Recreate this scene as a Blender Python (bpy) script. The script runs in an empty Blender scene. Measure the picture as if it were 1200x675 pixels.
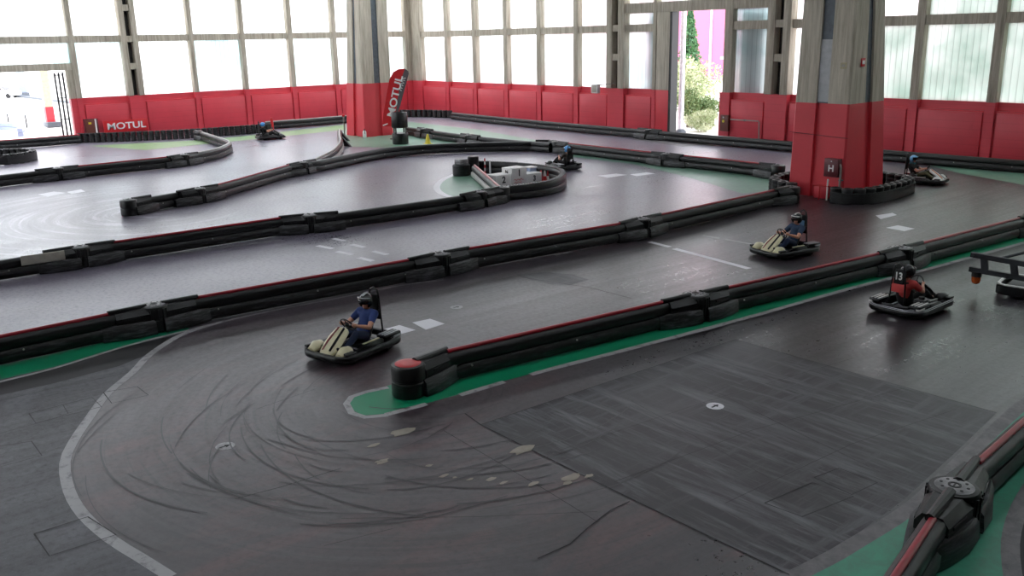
import bpy, bmesh, math, random
from mathutils import Vector as V, Matrix as M, noise as mnoise
random.seed(7)
S = bpy.context.scene
COL = S.collection
PI = math.pi
R = math.radians

# ------------------------------------------------------------------ camera
FPX, PITCH, ROLL, YAW, CAMZ = 1054.8, 0.270885, -0.020933, 0.87897, 6.5
_fh = V((-math.sin(YAW), math.cos(YAW), 0))
CF = V((_fh.x*math.cos(PITCH), _fh.y*math.cos(PITCH), -math.sin(PITCH)))
_r0 = V((_fh.y, -_fh.x, 0)); _u0 = _r0.cross(CF)
CR = _r0*math.cos(ROLL) + _u0*math.sin(ROLL)
CU = -_r0*math.sin(ROLL) + _u0*math.cos(ROLL)
C0 = V((0, 0, CAMZ))
cam = bpy.data.cameras.new('camera'); cam_o = bpy.data.objects.new('camera', cam); COL.objects.link(cam_o)
cam.sensor_width = 36; cam.lens = FPX/1200*36; cam.clip_end = 600
mw = M.Identity(4)
for i in range(3):
    mw[i][0] = CR[i]; mw[i][1] = CU[i]; mw[i][2] = -CF[i]; mw[i][3] = C0[i]
cam_o.matrix_world = mw
S.camera = cam_o

def ray(px, py): return CF + CR*((px-600)/FPX) - CU*((py-337.5)/FPX)
def G(px, py, z=0.0):            # survey of the photograph: the spot of the hall at height z
    d = ray(px, py); return C0 + d*((z-CAMZ)/d.z)
def onX(px, py, X):
    d = ray(px, py); return C0 + d*(X/d.x)
def onY(px, py, Y):
    d = ray(px, py); return C0 + d*(Y/d.y)

# ------------------------------------------------------------------ materials
def lin(c):
    return tuple(((v/255)/12.92 if v/255 <= .04045 else ((v/255+.055)/1.055)**2.4) for v in c) + (1,)

class NT:
    def __init__(s, name):
        s.m = bpy.data.materials.new(name); s.m.use_nodes = True
        s.n = s.m.node_tree.nodes; s.l = s.m.node_tree.links
        s.p = s.n['Principled BSDF']; s.out = s.n['Material Output']
        tc = s.n.new('ShaderNodeTexCoord'); s.obj = tc.outputs['Object']
    def set(s, sock, v):
        if isinstance(v, bpy.types.NodeSocket): s.l.new(v, sock)
        else: sock.default_value = v
    def mapping(s, vec, scale=(1, 1, 1), rot=(0, 0, 0), loc=(0, 0, 0)):
        k = s.n.new('ShaderNodeMapping'); s.l.new(vec, k.inputs[0])
        k.inputs['Scale'].default_value = scale; k.inputs['Rotation'].default_value = rot; k.inputs['Location'].default_value = loc
        return k.outputs[0]
    def noise(s, vec, scale, detail=4, rough=.55, dist=0):
        k = s.n.new('ShaderNodeTexNoise'); s.l.new(vec, k.inputs['Vector'])
        k.inputs['Scale'].default_value = scale; k.inputs['Detail'].default_value = detail
        k.inputs['Roughness'].default_value = rough; k.inputs['Distortion'].default_value = dist
        return k.outputs['Fac']
    def wave(s, vec, scale, axis='X', dist=0, profile='SIN'):
        k = s.n.new('ShaderNodeTexWave'); s.l.new(vec, k.inputs['Vector'])
        k.bands_direction = axis; k.wave_profile = profile
        k.inputs['Scale'].default_value = scale; k.inputs['Distortion'].default_value = dist
        return k.outputs['Fac']
    def ramp(s, fac, stops):
        k = s.n.new('ShaderNodeValToRGB'); s.l.new(fac, k.inputs[0])
        e = k.color_ramp.elements
        while len(e) < len(stops): e.new(.5)
        for i, (p, c) in enumerate(stops):
            e[i].position = p; e[i].color = c if len(c) == 4 else tuple(c)+(1,)
        return k.outputs[0]
    def rng(s, fac, a, b, c=0., d=1.):
        k = s.n.new('ShaderNodeMapRange'); s.set(k.inputs[0], fac)
        for i, v in enumerate((a, b, c, d)): k.inputs[i+1].default_value = v
        return k.outputs[0]
    def mix(s, fac, a, b, mode='MIX'):
        k = s.n.new('ShaderNodeMix'); k.data_type = 'RGBA'; k.blend_type = mode
        s.set(k.inputs[0], fac); s.set(k.inputs[6], a); s.set(k.inputs[7], b)
        return k.outputs[2]
    def math(s, op, a, b=0., c=0.):
        k = s.n.new('ShaderNodeMath'); k.operation = op
        s.set(k.inputs[0], a); s.set(k.inputs[1], b); s.set(k.inputs[2], c)
        return k.outputs[0]
    def xyz(s, vec):
        k = s.n.new('ShaderNodeSeparateXYZ'); s.l.new(vec, k.inputs[0]); return k.outputs
    def comb(s, x, y, z=0.):
        k = s.n.new('ShaderNodeCombineXYZ')
        for i, v in enumerate((x, y, z)): s.set(k.inputs[i], v)
        return k.outputs[0]
    def bump(s, h, strength=.3, dist=.02):
        k = s.n.new('ShaderNodeBump'); s.l.new(h, k.inputs['Height'])
        k.inputs['Strength'].default_value = strength; k.inputs['Distance'].default_value = dist
        s.l.new(k.outputs[0], s.p.inputs['Normal'])
    def done(s, color=None, rough=None, spec=None, metal=None):
        if color is not None: s.set(s.p.inputs['Base Color'], color)
        if rough is not None: s.set(s.p.inputs['Roughness'], rough)
        if spec is not None: s.set(s.p.inputs['Specular IOR Level'], spec)
        if metal is not None: s.set(s.p.inputs['Metallic'], metal)
        return s.m

def plain(name, rgb, rough=.5, var=.12, scale=6, spec=.5, metal=0):
    t = NT(name); c = lin(rgb)
    f = t.noise(t.obj, scale, 5)
    a = tuple(min(1, v*(1-var)) for v in c[:3])+(1,); b = tuple(min(1, v*(1+var)) for v in c[:3])+(1,)
    return t.done(t.mix(t.rng(f, .3, .7), a, b), rough, spec, metal)

def plastic(name, dark, scuff, lo=.52, hi=.75, rough=.38):   # black rail plastic with grey tyre scuffs along the run
    t = NT(name)
    n1 = t.noise(t.mapping(t.obj, (1.2, 1.2, 9)), 2.2, 6, .65)
    f = t.rng(n1, lo, hi)
    return t.done(t.mix(f, lin(dark), lin(scuff)), t.rng(n1, .3, .8, rough-.08, rough+.2))

def floor_mat(name, base, light, tint, turn=None, spec=.5, rlo=.3, rhi=.55, streak=.5, far=None):
    t = NT(name)
    big = t.noise(t.obj, .09, 4, .6, .6)
    mid = t.noise(t.obj, .55, 6, .65, .3)
    fine = t.noise(t.obj, 9, 5, .7)
    x, y, z = t.xyz(t.obj)
    lines = t.noise(t.comb(t.math('MULTIPLY', x, 2.6), t.math('MULTIPLY', y, .09)), 1.0, 8, .72, .25)
    st = t.rng(lines, .42, .72)
    if turn:
        cx, cy, rad = turn
        dx = t.math('SUBTRACT', x, cx); dy = t.math('SUBTRACT', y, cy)
        r = t.math('SQRT', t.math('ADD', t.math('MULTIPLY', dx, dx), t.math('MULTIPLY', dy, dy)))
        th = t.math('ARCTAN2', dy, dx)
        arc = t.noise(t.comb(t.math('MULTIPLY', r, 3.2), t.math('MULTIPLY', th, .9)), 1.0, 8, .74, .35)
        k = t.math('MULTIPLY', t.rng(r, rad, rad-3.0), t.rng(y, cy+3.5, cy+.5))
        st = t.mix(k, st, t.rng(arc, .42, .72))
    c = t.mix(t.rng(big, .42, .62), lin(base), lin(tint))
    if far:                                  # lanes away from the front hairpin: floor sheen lightened into the colour
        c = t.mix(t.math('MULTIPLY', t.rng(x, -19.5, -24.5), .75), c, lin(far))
    c = t.mix(t.math('MULTIPLY', st, streak), c, lin(light))
    c = t.mix(t.math('MULTIPLY', t.rng(mid, .55, .8), .55), c, lin(light))
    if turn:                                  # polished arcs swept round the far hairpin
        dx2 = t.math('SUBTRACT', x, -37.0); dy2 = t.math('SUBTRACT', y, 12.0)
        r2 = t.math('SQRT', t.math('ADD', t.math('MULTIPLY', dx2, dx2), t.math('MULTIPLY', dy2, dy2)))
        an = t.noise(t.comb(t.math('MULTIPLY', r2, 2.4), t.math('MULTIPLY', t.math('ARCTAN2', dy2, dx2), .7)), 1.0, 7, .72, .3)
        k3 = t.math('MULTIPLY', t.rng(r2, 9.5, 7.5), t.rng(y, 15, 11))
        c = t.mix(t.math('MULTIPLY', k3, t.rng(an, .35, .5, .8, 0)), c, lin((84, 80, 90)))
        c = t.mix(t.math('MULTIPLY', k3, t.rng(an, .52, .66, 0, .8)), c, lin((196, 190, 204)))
    if turn:                                  # old red paint showing through in the hairpin, and rubbered marks
        rn = t.noise(t.comb(t.math('MULTIPLY', x, 1.1), t.math('MULTIPLY', y, .32)), 1.3, 7, .7, .5)
        k2 = t.math('MULTIPLY', t.rng(rn, .48, .72), t.math('MULTIPLY', t.rng(x, -20, -15), t.rng(y, 13, 9)))
        c = t.mix(t.math('MULTIPLY', k2, .6), c, lin((104, 60, 60)))
        sk = t.noise(t.comb(t.math('MULTIPLY', r, 9), t.math('MULTIPLY', th, 1.6)), 1.0, 5, .6, .8)
        c = t.mix(t.math('MULTIPLY', t.math('MULTIPLY', t.rng(sk, .56, .70), k), .75), c, (.004, .004, .005, 1))
    grit = t.noise(t.obj, 26, 4, .8)
    c = t.mix(t.math('MULTIPLY', t.rng(grit, .58, .72), .55), c, lin(light))
    c = t.mix(t.math('MULTIPLY', t.rng(fine, .50, .72), .55), c, (.004, .004, .005, 1))
    ro = t.math('ADD', t.rng(big, .3, .7, rlo, rhi), t.math('ADD', t.math('MULTIPLY', st, -.05), t.rng(fine, .35, .65, -.04, .06)))
    t.p.inputs['IOR'].default_value = 1.6
    return t.done(c, ro, spec)

MAT = {}
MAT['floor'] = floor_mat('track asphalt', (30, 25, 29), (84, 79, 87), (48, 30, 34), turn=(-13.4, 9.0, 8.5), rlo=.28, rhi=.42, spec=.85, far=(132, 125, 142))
MAT['apron'] = floor_mat('apron concrete', (64, 63, 69), (118, 117, 126), (50, 49, 55), streak=.28)
MAT['patch'] = None
t = NT('worn concrete slab')
x, y, z = t.xyz(t.obj)
n1 = t.noise(t.comb(t.math('MULTIPLY', x, .35), t.math('MULTIPLY', y, 3.0)), 1, 8, .75, .3)
n2 = t.noise(t.comb(t.math('MULTIPLY', x, 3.0), t.math('MULTIPLY', y, .3)), 1, 8, .75, .3)
n3 = t.noise(t.obj, .35, 4, .6, .4); n4 = t.noise(t.obj, 7, 6, .75)
f = t.math('MAXIMUM', t.rng(n1, .47, .75), t.math('MULTIPLY', t.rng(n2, .5, .78), .6))
f = t.math('MULTIPLY', f, t.rng(n3, .32, .68, .2, 1))
c = t.mix(f, lin((48, 46, 50)), lin((146, 144, 151)))
c = t.mix(t.math('MULTIPLY', t.rng(n4, .56, .8), .5), c, lin((24, 24, 27)))
MAT['patch'] = t.done(c, t.rng(n3, .3, .7, .36, .55), .5)
def paint_mat(name, rgb, wear=(70, 68, 70), lo=.56, hi=.74, rough=.45):
    t = NT(name); n = t.noise(t.obj, 3.5, 8, .75, .4); g = t.noise(t.obj, .8, 4)
    c = t.mix(t.rng(g, .3, .7, 0, .25), lin(rgb), lin(tuple(v*.7 for v in rgb)))
    return t.done(t.mix(t.rng(n, lo, hi), c, lin(wear)), rough)
MAT['line'] = paint_mat('white line paint', (168, 166, 168), lo=.5, hi=.72)
MAT['square'] = paint_mat('pale square paint', (228, 226, 232), lo=.6, hi=.85)
MAT['green'] = paint_mat('green floor paint', (12, 138, 96), (16, 76, 60), .6, .9, .4)
MAT['palegreen'] = paint_mat('pale green floor paint', (110, 150, 128), (96, 112, 106), .45, .8, .4)
MAT['limegreen'] = paint_mat('lime green floor paint', (128, 158, 104), (110, 128, 104), .45, .8, .4)
MAT['teal'] = paint_mat('teal green floor paint', (62, 152, 122), (70, 112, 98), .4, .8, .4)
MAT['kerb'] = paint_mat('grey kerb paint', (120, 116, 118), (82, 80, 84), .42, .68, .5)
MAT['crack'] = plain('dark floor joint', (30, 29, 31), .6)
MAT['barrier_reflection'] = plain('painted barrier reflection', (26, 25, 27), .55, .2)  # dark tone for the painted reflection of the barrier
MAT['skid'] = plain('tyre mark', (44, 39, 43), .4, .35, 3, .8)
MAT['chip'] = plain('chipped floor patch', (152, 144, 132), .7)
MAT['redscuff'] = plain('old red paint trace', (98, 56, 54), .6, .3)

def concrete(name, rgb, dark):
    t = NT(name)
    n = t.noise(t.mapping(t.obj, (3, 3, .25)), 2.0, 6, .65, .2); n2 = t.noise(t.obj, 9, 5, .7)
    w = t.wave(t.mapping(t.obj, (1, 1, .0)), 3.2, 'DIAGONAL', 1.2)
    c = t.mix(t.rng(n, .35, .7), lin(rgb), lin(dark))
    c = t.mix(t.math('MULTIPLY', t.rng(w, .8, 1), .25), c, lin(dark))
    c = t.mix(t.math('MULTIPLY', t.rng(n2, .55, .8), .3), c, lin(dark))
    t.bump(n2, .15, .02)
    return t.done(c, .85, .3)
MAT['concrete'] = concrete('mullion concrete', (196, 188, 172), (146, 138, 124))
MAT['colconc'] = concrete('pillar concrete', (204, 196, 180), (160, 152, 136))
MAT['darkconc'] = concrete('ceiling concrete', (104, 102, 99), (74, 72, 70))
MAT['gap'] = plain('dark recess', (52, 50, 47), .9)
def redmat(name, rgb, bricks=True):
    t = NT(name); n = t.noise(t.obj, .6, 5, .6); n2 = t.noise(t.mapping(t.obj, (1, 1, .2)), 4, 6, .7)
    c = t.mix(t.rng(n, .3, .7, 0, .5), lin(rgb), lin(tuple(v*.86 for v in rgb)))
    c = t.mix(t.rng(n2, .62, .85, 0, .4), c, lin((140, 36, 44)))
    if bricks:
        xx, yy, zz = t.xyz(t.obj); b = t.wave(t.comb(zz, 0., 0.), .8, 'X', .6)
        c = t.mix(t.rng(b, .0, .04, .12, 0), c, lin((110, 18, 28)))
    return t.done(c, .42, .4)
MAT['red'] = redmat('red wall paint', (212, 70, 82))
MAT['redcol'] = redmat('red pillar paint', (216, 66, 76), False)
MAT['steel'] = plain('grey steel channel', (84, 92, 100), .5, .2)
MAT['zinc'] = plain('pale zinc cover', (176, 178, 180), .5, .1)
MAT['pipe'] = plain('galvanised pipe', (150, 148, 142), .4, .15, metal=.5)

def pane_mat(name, a, b, trans=.45):
    t = NT(name)
    n = t.noise(t.mapping(t.obj, (.35, .35, .3)), 1.1, 3, .5, .5)
    xx, yy, zz = t.xyz(t.obj)
    w = t.wave(t.comb(t.math('ADD', xx, yy), 0., 0.), .95, 'X', 0, 'SIN')
    line = t.rng(w, .0, .07, .72, 1.)
    c = t.mix(t.rng(n, .42, .68), lin(a), lin(b))
    c = t.mix(1.0, c, t.comb(line, line, line), 'MULTIPLY')
    tr = t.n.new('ShaderNodeBsdfTransparent'); t.l.new(c, tr.inputs[0])
    tl = t.n.new('ShaderNodeBsdfTranslucent'); t.l.new(c, tl.inputs[0])
    mx = t.n.new('ShaderNodeMixShader'); mx.inputs[0].default_value = trans
    t.l.new(tl.outputs[0], mx.inputs[1]); t.l.new(tr.outputs[0], mx.inputs[2])
    gl = t.n.new('ShaderNodeBsdfGlossy'); gl.inputs['Roughness'].default_value = .3
    m2 = t.n.new('ShaderNodeMixShader'); m2.inputs[0].default_value = .04
    t.l.new(mx.outputs[0], m2.inputs[1]); t.l.new(gl.outputs[0], m2.inputs[2])
    t.l.new(m2.outputs[0], t.out.inputs[0])
    return t.m
MAT['pane'] = pane_mat('ribbed translucent panel', (252, 253, 252), (236, 242, 242))
MAT['panetint'] = pane_mat('ribbed translucent panel, aged', (232, 238, 238), (196, 212, 213), .35)
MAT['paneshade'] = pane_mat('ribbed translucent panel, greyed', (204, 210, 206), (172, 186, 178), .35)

MAT['rail'] = plastic('black rail plastic', (9, 9, 10), (38, 38, 41), .56, .85)
MAT['lowrail'] = plastic('scuffed rail plastic', (11, 11, 12), (84, 84, 88), .5, .82, .42)
MAT['joint'] = plastic('black connector plastic', (10, 10, 11), (60, 60, 64), .56, .8, .34)
MAT['skirt'] = plastic('scuffed skirt plastic', (13, 13, 14), (104, 103, 108), .46, .78, .42)
MAT['disc'] = plastic('worn connector disc', (90, 90, 92), (165, 163, 165), .4, .65, .45)
MAT['strip'] = plain('dark red strip', (150, 14, 36), .3, .15)
MAT['redcap'] = plain('red cap', (190, 52, 56), .4, .15)
MAT['greystrip'] = plain('pale grey rail', (168, 164, 160), .45, .15)
MAT['tyre'] = plastic('tyre rubber', (18, 18, 19), (62, 62, 65), .5, .8, .55)
MAT['belt'] = plastic('rubber belt', (18, 18, 19), (58, 58, 62), .5, .8, .42)
MAT['white'] = plain('white paint', (226, 224, 222), .45, .05)
MAT['offwhite'] = plain('dirty white plate', (168, 162, 150), .55, .12)
MAT['black'] = plain('black metal', (18, 18, 20), .45, .1)
MAT['darkgrey'] = plain('dark grey metal', (46, 48, 52), .5, .1)
MAT['bolt'] = plain('bright bolt', (200, 198, 192), .35, .05, metal=.4)
MAT['red_plain'] = plain('red plastic', (196, 34, 40), .4, .08)
MAT['yellow'] = plain('yellow plastic', (222, 200, 60), .45, .08)
MAT['maroon'] = plain('maroon enamel', (92, 28, 36), .45, .1)
MAT['brown'] = plain('brown enamel', (104, 54, 44), .5, .1)
MAT['bluegrey'] = plain('blue grey plastic', (140, 152, 178), .5, .1)

# ------------------------------------------------------------------ mesh building
class MB:
    def __init__(s): s.bm = bmesh.new()
    def _xf(s, vs, mat):
        if mat is not None: bmesh.ops.transform(s.bm, matrix=mat, verts=vs)
    def box(s, c, size, rz=0, mat=None, bevel=0, taper=None):
        r = bmesh.ops.create_cube(s.bm, size=1); vs = r['verts']
        if taper:
            for v in vs:
                if v.co.z > 0: v.co.x *= taper[0]; v.co.y *= taper[1]
        bmesh.ops.transform(s.bm, matrix=M.Translation(c) @ M.Rotation(rz, 4, 'Z') @ M.Diagonal(tuple(size)+(1,)), verts=vs)
        if bevel:
            es = list({e for v in vs for e in v.link_edges})
            vs = [v for v in bmesh.ops.bevel(s.bm, geom=es, offset=bevel, segments=2, affect='EDGES', profile=.5)['verts']] + [v for v in vs if v.is_valid]
            vs = list({v for v in vs if v.is_valid})
        s._xf(vs, mat); return s
    def cyl(s, p0, p1, r0, r1=None, n=16, caps=True):
        p0, p1 = V(p0), V(p1); d = p1-p0; r1 = r0 if r1 is None else r1
        r = bmesh.ops.create_cone(s.bm, cap_ends=caps, segments=n, radius1=r0, radius2=max(r1, 1e-4), depth=d.length)
        q = V((0, 0, 1)).rotation_difference(d.normalized()).to_matrix().to_4x4()
        bmesh.ops.transform(s.bm, matrix=M.Translation((p0+p1)/2) @ q, verts=r['verts']); return s
    def ball(s, c, r, sub=2, rot=None):
        rr = (r, r, r) if not hasattr(r, '__len__') else r
        a = bmesh.ops.create_icosphere(s.bm, subdivisions=sub, radius=1)
        bmesh.ops.transform(s.bm, matrix=M.Translation(c) @ (rot or M.Identity(4)) @ M.Diagonal(tuple(rr)+(1,)), verts=a['verts']); return s
    def limb(s, pts, rs, n=12):
        for i in range(len(pts)):
            s.ball(pts[i], rs[i], 2)
            if i: s.cyl(pts[i-1], pts[i], rs[i-1], rs[i], n)
        return s
    def sweep(s, path, prof, closed=False, caps=True, up=V((0, 0, 1))):
        # profile (across, up) swept along the path with mitred corners
        n = len(path); rings = []
        for i in range(n):
            a = path[(i-1) % n] if (closed or i) else path[i]; b = path[(i+1) % n] if (closed or i < n-1) else path[i]
            d1 = (path[i]-a) if (closed or i) else (b-path[i]); d2 = (b-path[i]) if (closed or i < n-1) else d1
            d1 = d1.normalized(); d2 = d2.normalized(); tdir = (d1+d2).normalized()
            side = tdir.cross(up).normalized(); k = 1/max(.5, tdir.dot(d1))
            rings.append([s.bm.verts.new(path[i]+side*(u*k)+up*w) for u, w in prof])
        m = len(prof)
        for i in range(n if closed else n-1):
            A, B = rings[i], rings[(i+1) % n]
            for j in range(m): s.bm.faces.new((A[j], A[(j+1) % m], B[(j+1) % m], B[j]))
        if not closed and caps:
            s.bm.faces.new(rings[0][::-1]); s.bm.faces.new(rings[-1])
        return s
    def tube(s, path, r, n=8, closed=False):
        # round tube along a free 3-D path
        path = [V(p) for p in path]; N = len(path); rings = []; ref = None
        for i in range(N):
            a = path[(i-1) % N] if (closed or i) else path[i]; b = path[(i+1) % N] if (closed or i < N-1) else path[i]
            tdir = (b-a).normalized()
            if ref is None: ref = tdir.orthogonal().normalized()
            ref = (ref - tdir*ref.dot(tdir)).normalized(); o = tdir.cross(ref)
            rings.append([s.bm.verts.new(path[i]+(ref*math.cos(2*PI*j/n)+o*math.sin(2*PI*j/n))*r) for j in range(n)])
        for i in range(N if closed else N-1):
            A, B = rings[i], rings[(i+1) % N]
            for j in range(n): s.bm.faces.new((A[j], A[(j+1) % n], B[(j+1) % n], B[j]))
        if not closed: s.bm.faces.new(rings[0][::-1]); s.bm.faces.new(rings[-1])
        return s
    def lathe(s, prof, c=(0, 0, 0), n=24, axis=None, closed=True):
        q = M.Identity(4) if axis is None else V((0, 0, 1)).rotation_difference(V(axis)).to_matrix().to_4x4()
        mm = M.Translation(c) @ q; rings = []
        for r, z in prof:
            rings.append([s.bm.verts.new(mm @ V((r*math.cos(2*PI*j/n), r*math.sin(2*PI*j/n), z))) for j in range(n)] if r > 1e-5 else [s.bm.verts.new(mm @ V((0, 0, z)))])
        for a, b in zip(rings, rings[1:]):
            for j in range(n):
                k = (j+1) % n
                if len(a) == 1 and len(b) == 1: continue
                if len(a) == 1: s.bm.faces.new((a[0], b[k], b[j]))
                elif len(b) == 1: s.bm.faces.new((a[j], a[k], b[0]))
                else: s.bm.faces.new((a[j], a[k], b[k], b[j]))
        return s
    def prism(s, pts, z0, z1):       # plan outline between two heights
        a = [s.bm.verts.new((p[0], p[1], z0)) for p in pts]; b = [s.bm.verts.new((p[0], p[1], z1)) for p in pts]
        n = len(pts); s.bm.faces.new(a[::-1]); s.bm.faces.new(b)
        for i in range(n): s.bm.faces.new((a[i], a[(i+1) % n], b[(i+1) % n], b[i]))
        return s
    def slab(s, pts, nrm, th):       # outline in space thickened along a normal
        nrm = V(nrm).normalized()*th
        a = [s.bm.verts.new(V(p)) for p in pts]; b = [s.bm.verts.new(V(p)+nrm) for p in pts]; n = len(pts)
        s.bm.faces.new(a[::-1]); s.bm.faces.new(b)
        for i in range(n): s.bm.faces.new((a[i], a[(i+1) % n], b[(i+1) % n], b[i]))
        return s
    def face(s, pts): s.bm.faces.new([s.bm.verts.new(V(p)) for p in pts]); return s
    def move(s, mat): bmesh.ops.transform(s.bm, matrix=mat, verts=s.bm.verts[:]); return s
    def build(s, name, m, parent=None, smooth=35, mods=None):
        if not name.startswith('floor_'): bmesh.ops.recalc_face_normals(s.bm, faces=s.bm.faces[:])
        me = bpy.data.meshes.new(name); s.bm.to_mesh(me); s.bm.free()
        if m is not None: me.materials.append(MAT[m] if isinstance(m, str) else m)
        o = bpy.data.objects.new(name, me); COL.objects.link(o)
        if parent is not None: o.parent = parent
        if smooth: shade(me, smooth)
        return o
def shade(me, ang):
    me.polygons.foreach_set('use_smooth', [True]*len(me.polygons))
    bm = bmesh.new(); bm.from_mesh(me)
    for e in bm.edges:
        e.smooth = not (len(e.link_faces) == 2 and e.calc_face_angle(0) > R(ang))
    bm.to_mesh(me); bm.free()
def tag(o, label=None, cat=None, group=None, kind=None):
    if label: o['label'] = label
    if cat: o['category'] = cat
    if group: o['group'] = group
    if kind: o['kind'] = kind
    return o
def struct(o, label, cat): return tag(o, label, cat, None, 'structure')
def empty(name, loc=(0, 0, 0), rz=0):
    o = bpy.data.objects.new(name, None); COL.objects.link(o); o.location = loc; o.rotation_euler = (0, 0, rz); o.empty_display_size = .2
    return o
def copy_thing(o, loc=None, rz=None, parent=None):
    c = o.copy(); COL.objects.link(c)
    if parent is not None: c.parent = parent
    if loc is not None: c.location = loc
    if rz is not None: c.rotation_euler = (0, 0, rz)
    for ch in list(o.children): copy_thing(ch, parent=c)
    return c
def text(name, s, size, m, parent, mat, bold=.0, ext=.004, width=1., shear=0):
    cu = bpy.data.curves.new(name, 'FONT'); cu.body = s; cu.size = size; cu.align_x = 'CENTER'; cu.align_y = 'CENTER'
    cu.offset = bold; cu.extrude = ext; cu.shear = shear
    o = bpy.data.objects.new(name, cu); COL.objects.link(o)
    dg = bpy.context.evaluated_depsgraph_get(); me = bpy.data.meshes.new_from_object(o.evaluated_get(dg))
    bpy.data.objects.remove(o); bpy.data.curves.remove(cu)
    me.transform(M.Diagonal((width, 1, 1, 1))); me.transform(mat); me.materials.clear(); me.materials.append(MAT[m] if isinstance(m, str) else m)
    o = bpy.data.objects.new(name, me); COL.objects.link(o); o.parent = parent; return o
def frame(o, xd, yd):                 # text frame: origin, reading direction, up direction
    xd = V(xd).normalized(); yd = V(yd); yd = (yd-xd*yd.dot(xd)).normalized(); zd = xd.cross(yd)
    m = M.Identity(4)
    for i in range(3): m[i][0] = xd[i]; m[i][1] = yd[i]; m[i][2] = zd[i]; m[i][3] = o[i]
    return m
def smooth_path(pts, step=.35, closed=False):
    pts = [V((p[0], p[1], 0)) for p in pts]; n = len(pts); out = []
    for i in range(n if closed else n-1):
        p1, p2 = pts[i], pts[(i+1) % n]
        p0 = pts[(i-1) % n] if (closed or i) else p1*2-p2
        p3 = pts[(i+2) % n] if (closed or i+2 < n) else p2*2-p1
        k = max(1, int((p2-p1).length/step))
        for j in range(k):
            u = j/k
            out.append(.5*((2*p1)+(p2-p0)*u+(2*p0-5*p1+4*p2-p3)*u*u+(3*p1-p0-3*p2+p3)*u**3))
    if not closed: out.append(pts[-1])
    return out

# ------------------------------------------------------------------ the hall
XL, YB, XR, YF, HC = -70.93, 47.48, 14.0, -26.0, 13.2
DADO = 2.93
mb = MB(); mb.prism([(XL, YF), (XR, YF), (XR, YB), (XL, YB)], -.12, 0)
struct(mb.build('floor', 'floor', None, 0), 'dark scuffed asphalt floor of the kart hall', 'floor')
FILL_STRIPS = [(-66, -61), (-55, -50), (-40, -38.2), (-26.8, -25.4), (-15, -13.5), (-3.2, -1.5)]      # unseen roof light strips, added for fill light
mb = MB(); e = [XL-.6]+[v for q in FILL_STRIPS for v in q]+[XR+.6]
for a, b in zip(e[::2], e[1::2]): mb.box(((a+b)/2, (YF+YB)/2, HC+.15), (b-a, YB-YF+1.2, .3))
ceil = struct(mb.build('ceiling', 'darkconc', None, 0), 'grey concrete ceiling of the hall', 'ceiling')
for xx in (-57, -45, -33, -21, -9, 3):
    mb = MB(); mb.box((xx, (YF+YB)/2, HC-.35), (.5, YB-YF, .7)); mb.build('beam', 'darkconc', ceil, 0)

def wall(name, label, axis, plane, inward, a0, a1, mull, fins, openings, panel_skip, m_red='red'):
    """axis 'Y': wall runs along Y at X=plane; axis 'X': runs along X at Y=plane. inward = sign of the room side."""
    root = empty(name); struct(root, label, 'wall')
    def bx(mb, u0, u1, d0, d1, z0, z1, bevel=0):   # u along the wall, d = depth towards the room
        uc, us = (u0+u1)/2, abs(u1-u0); p0, p1 = plane+inward*d0, plane+inward*d1; pc, ps = (p0+p1)/2, abs(p1-p0)
        if axis == 'Y': mb.box((pc, uc, (z0+z1)/2), (ps, us, z1-z0), bevel=bevel)
        else: mb.box((uc, pc, (z0+z1)/2), (us, ps, z1-z0), bevel=bevel)
        return mb
    cuts = [a0]+[v for o in openings for v in (o[0], o[1])]+[a1]
    for i in range(0, len(cuts), 2):
        if cuts[i+1]-cuts[i] > .1: bx(MB(), cuts[i], cuts[i+1], -.5, 0, 0, DADO-.42).build('dado', m_red, root, 0); bx(MB(), cuts[i], cuts[i+1], -.5, -.22, DADO-.42, DADO).build('dado_sill', m_red, root, 0)
    for c, w in mull:
        bx(MB(), c-w/2, c+w/2, -.45, .14, DADO, HC, .02).build('mullion', 'concrete', root, 30)
        bx(MB(), c-w/2, c+w/2, -.4, .14, 0, DADO).build('mullion_base', m_red, root, 0)
    for c, w in fins:                              # double fins tied together like a ladder
        for s in (-1, 1):
            f = w*.32
            u = c+s*(w/2-f/2)
            bx(MB(), u-f/2, u+f/2, -.45, .3, DADO, HC, .02).build('mullion', 'concrete', root, 30)
        bx(MB(), c-w/2+.05, c+w/2-.05, -.4, .2, 0, DADO).build('mullion_base', m_red, root, 0)
        bx(MB(), c-w*.2, c+w*.2, -.42, -.3, DADO, HC).build('recess_panel', 'gap', root, 0)
        for zt in (5.05, 7.0, 9.2, 11.2): bx(MB(), c-w*.2, c+w*.2, -.3, .2, zt-.22, zt+.22).build('tie', 'concrete', root, 0)
    es = sorted([(c-w/2, c+w/2) for c, w in mull+fins])
    bays = list(zip([e[1] for e in es[:-1]], [e[0] for e in es[1:]]))
    for u0, u1 in bays:
        if u1-u0 < .6: continue
        if any(u0 < s[1] and u1 > s[0] for s in panel_skip): continue
        bx(MB(), u0+.12, u1-.12, 0, .1, .05, 2.42, .015).build('dado_panel', m_red, root, 30)
    return root, bx, bays

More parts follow.
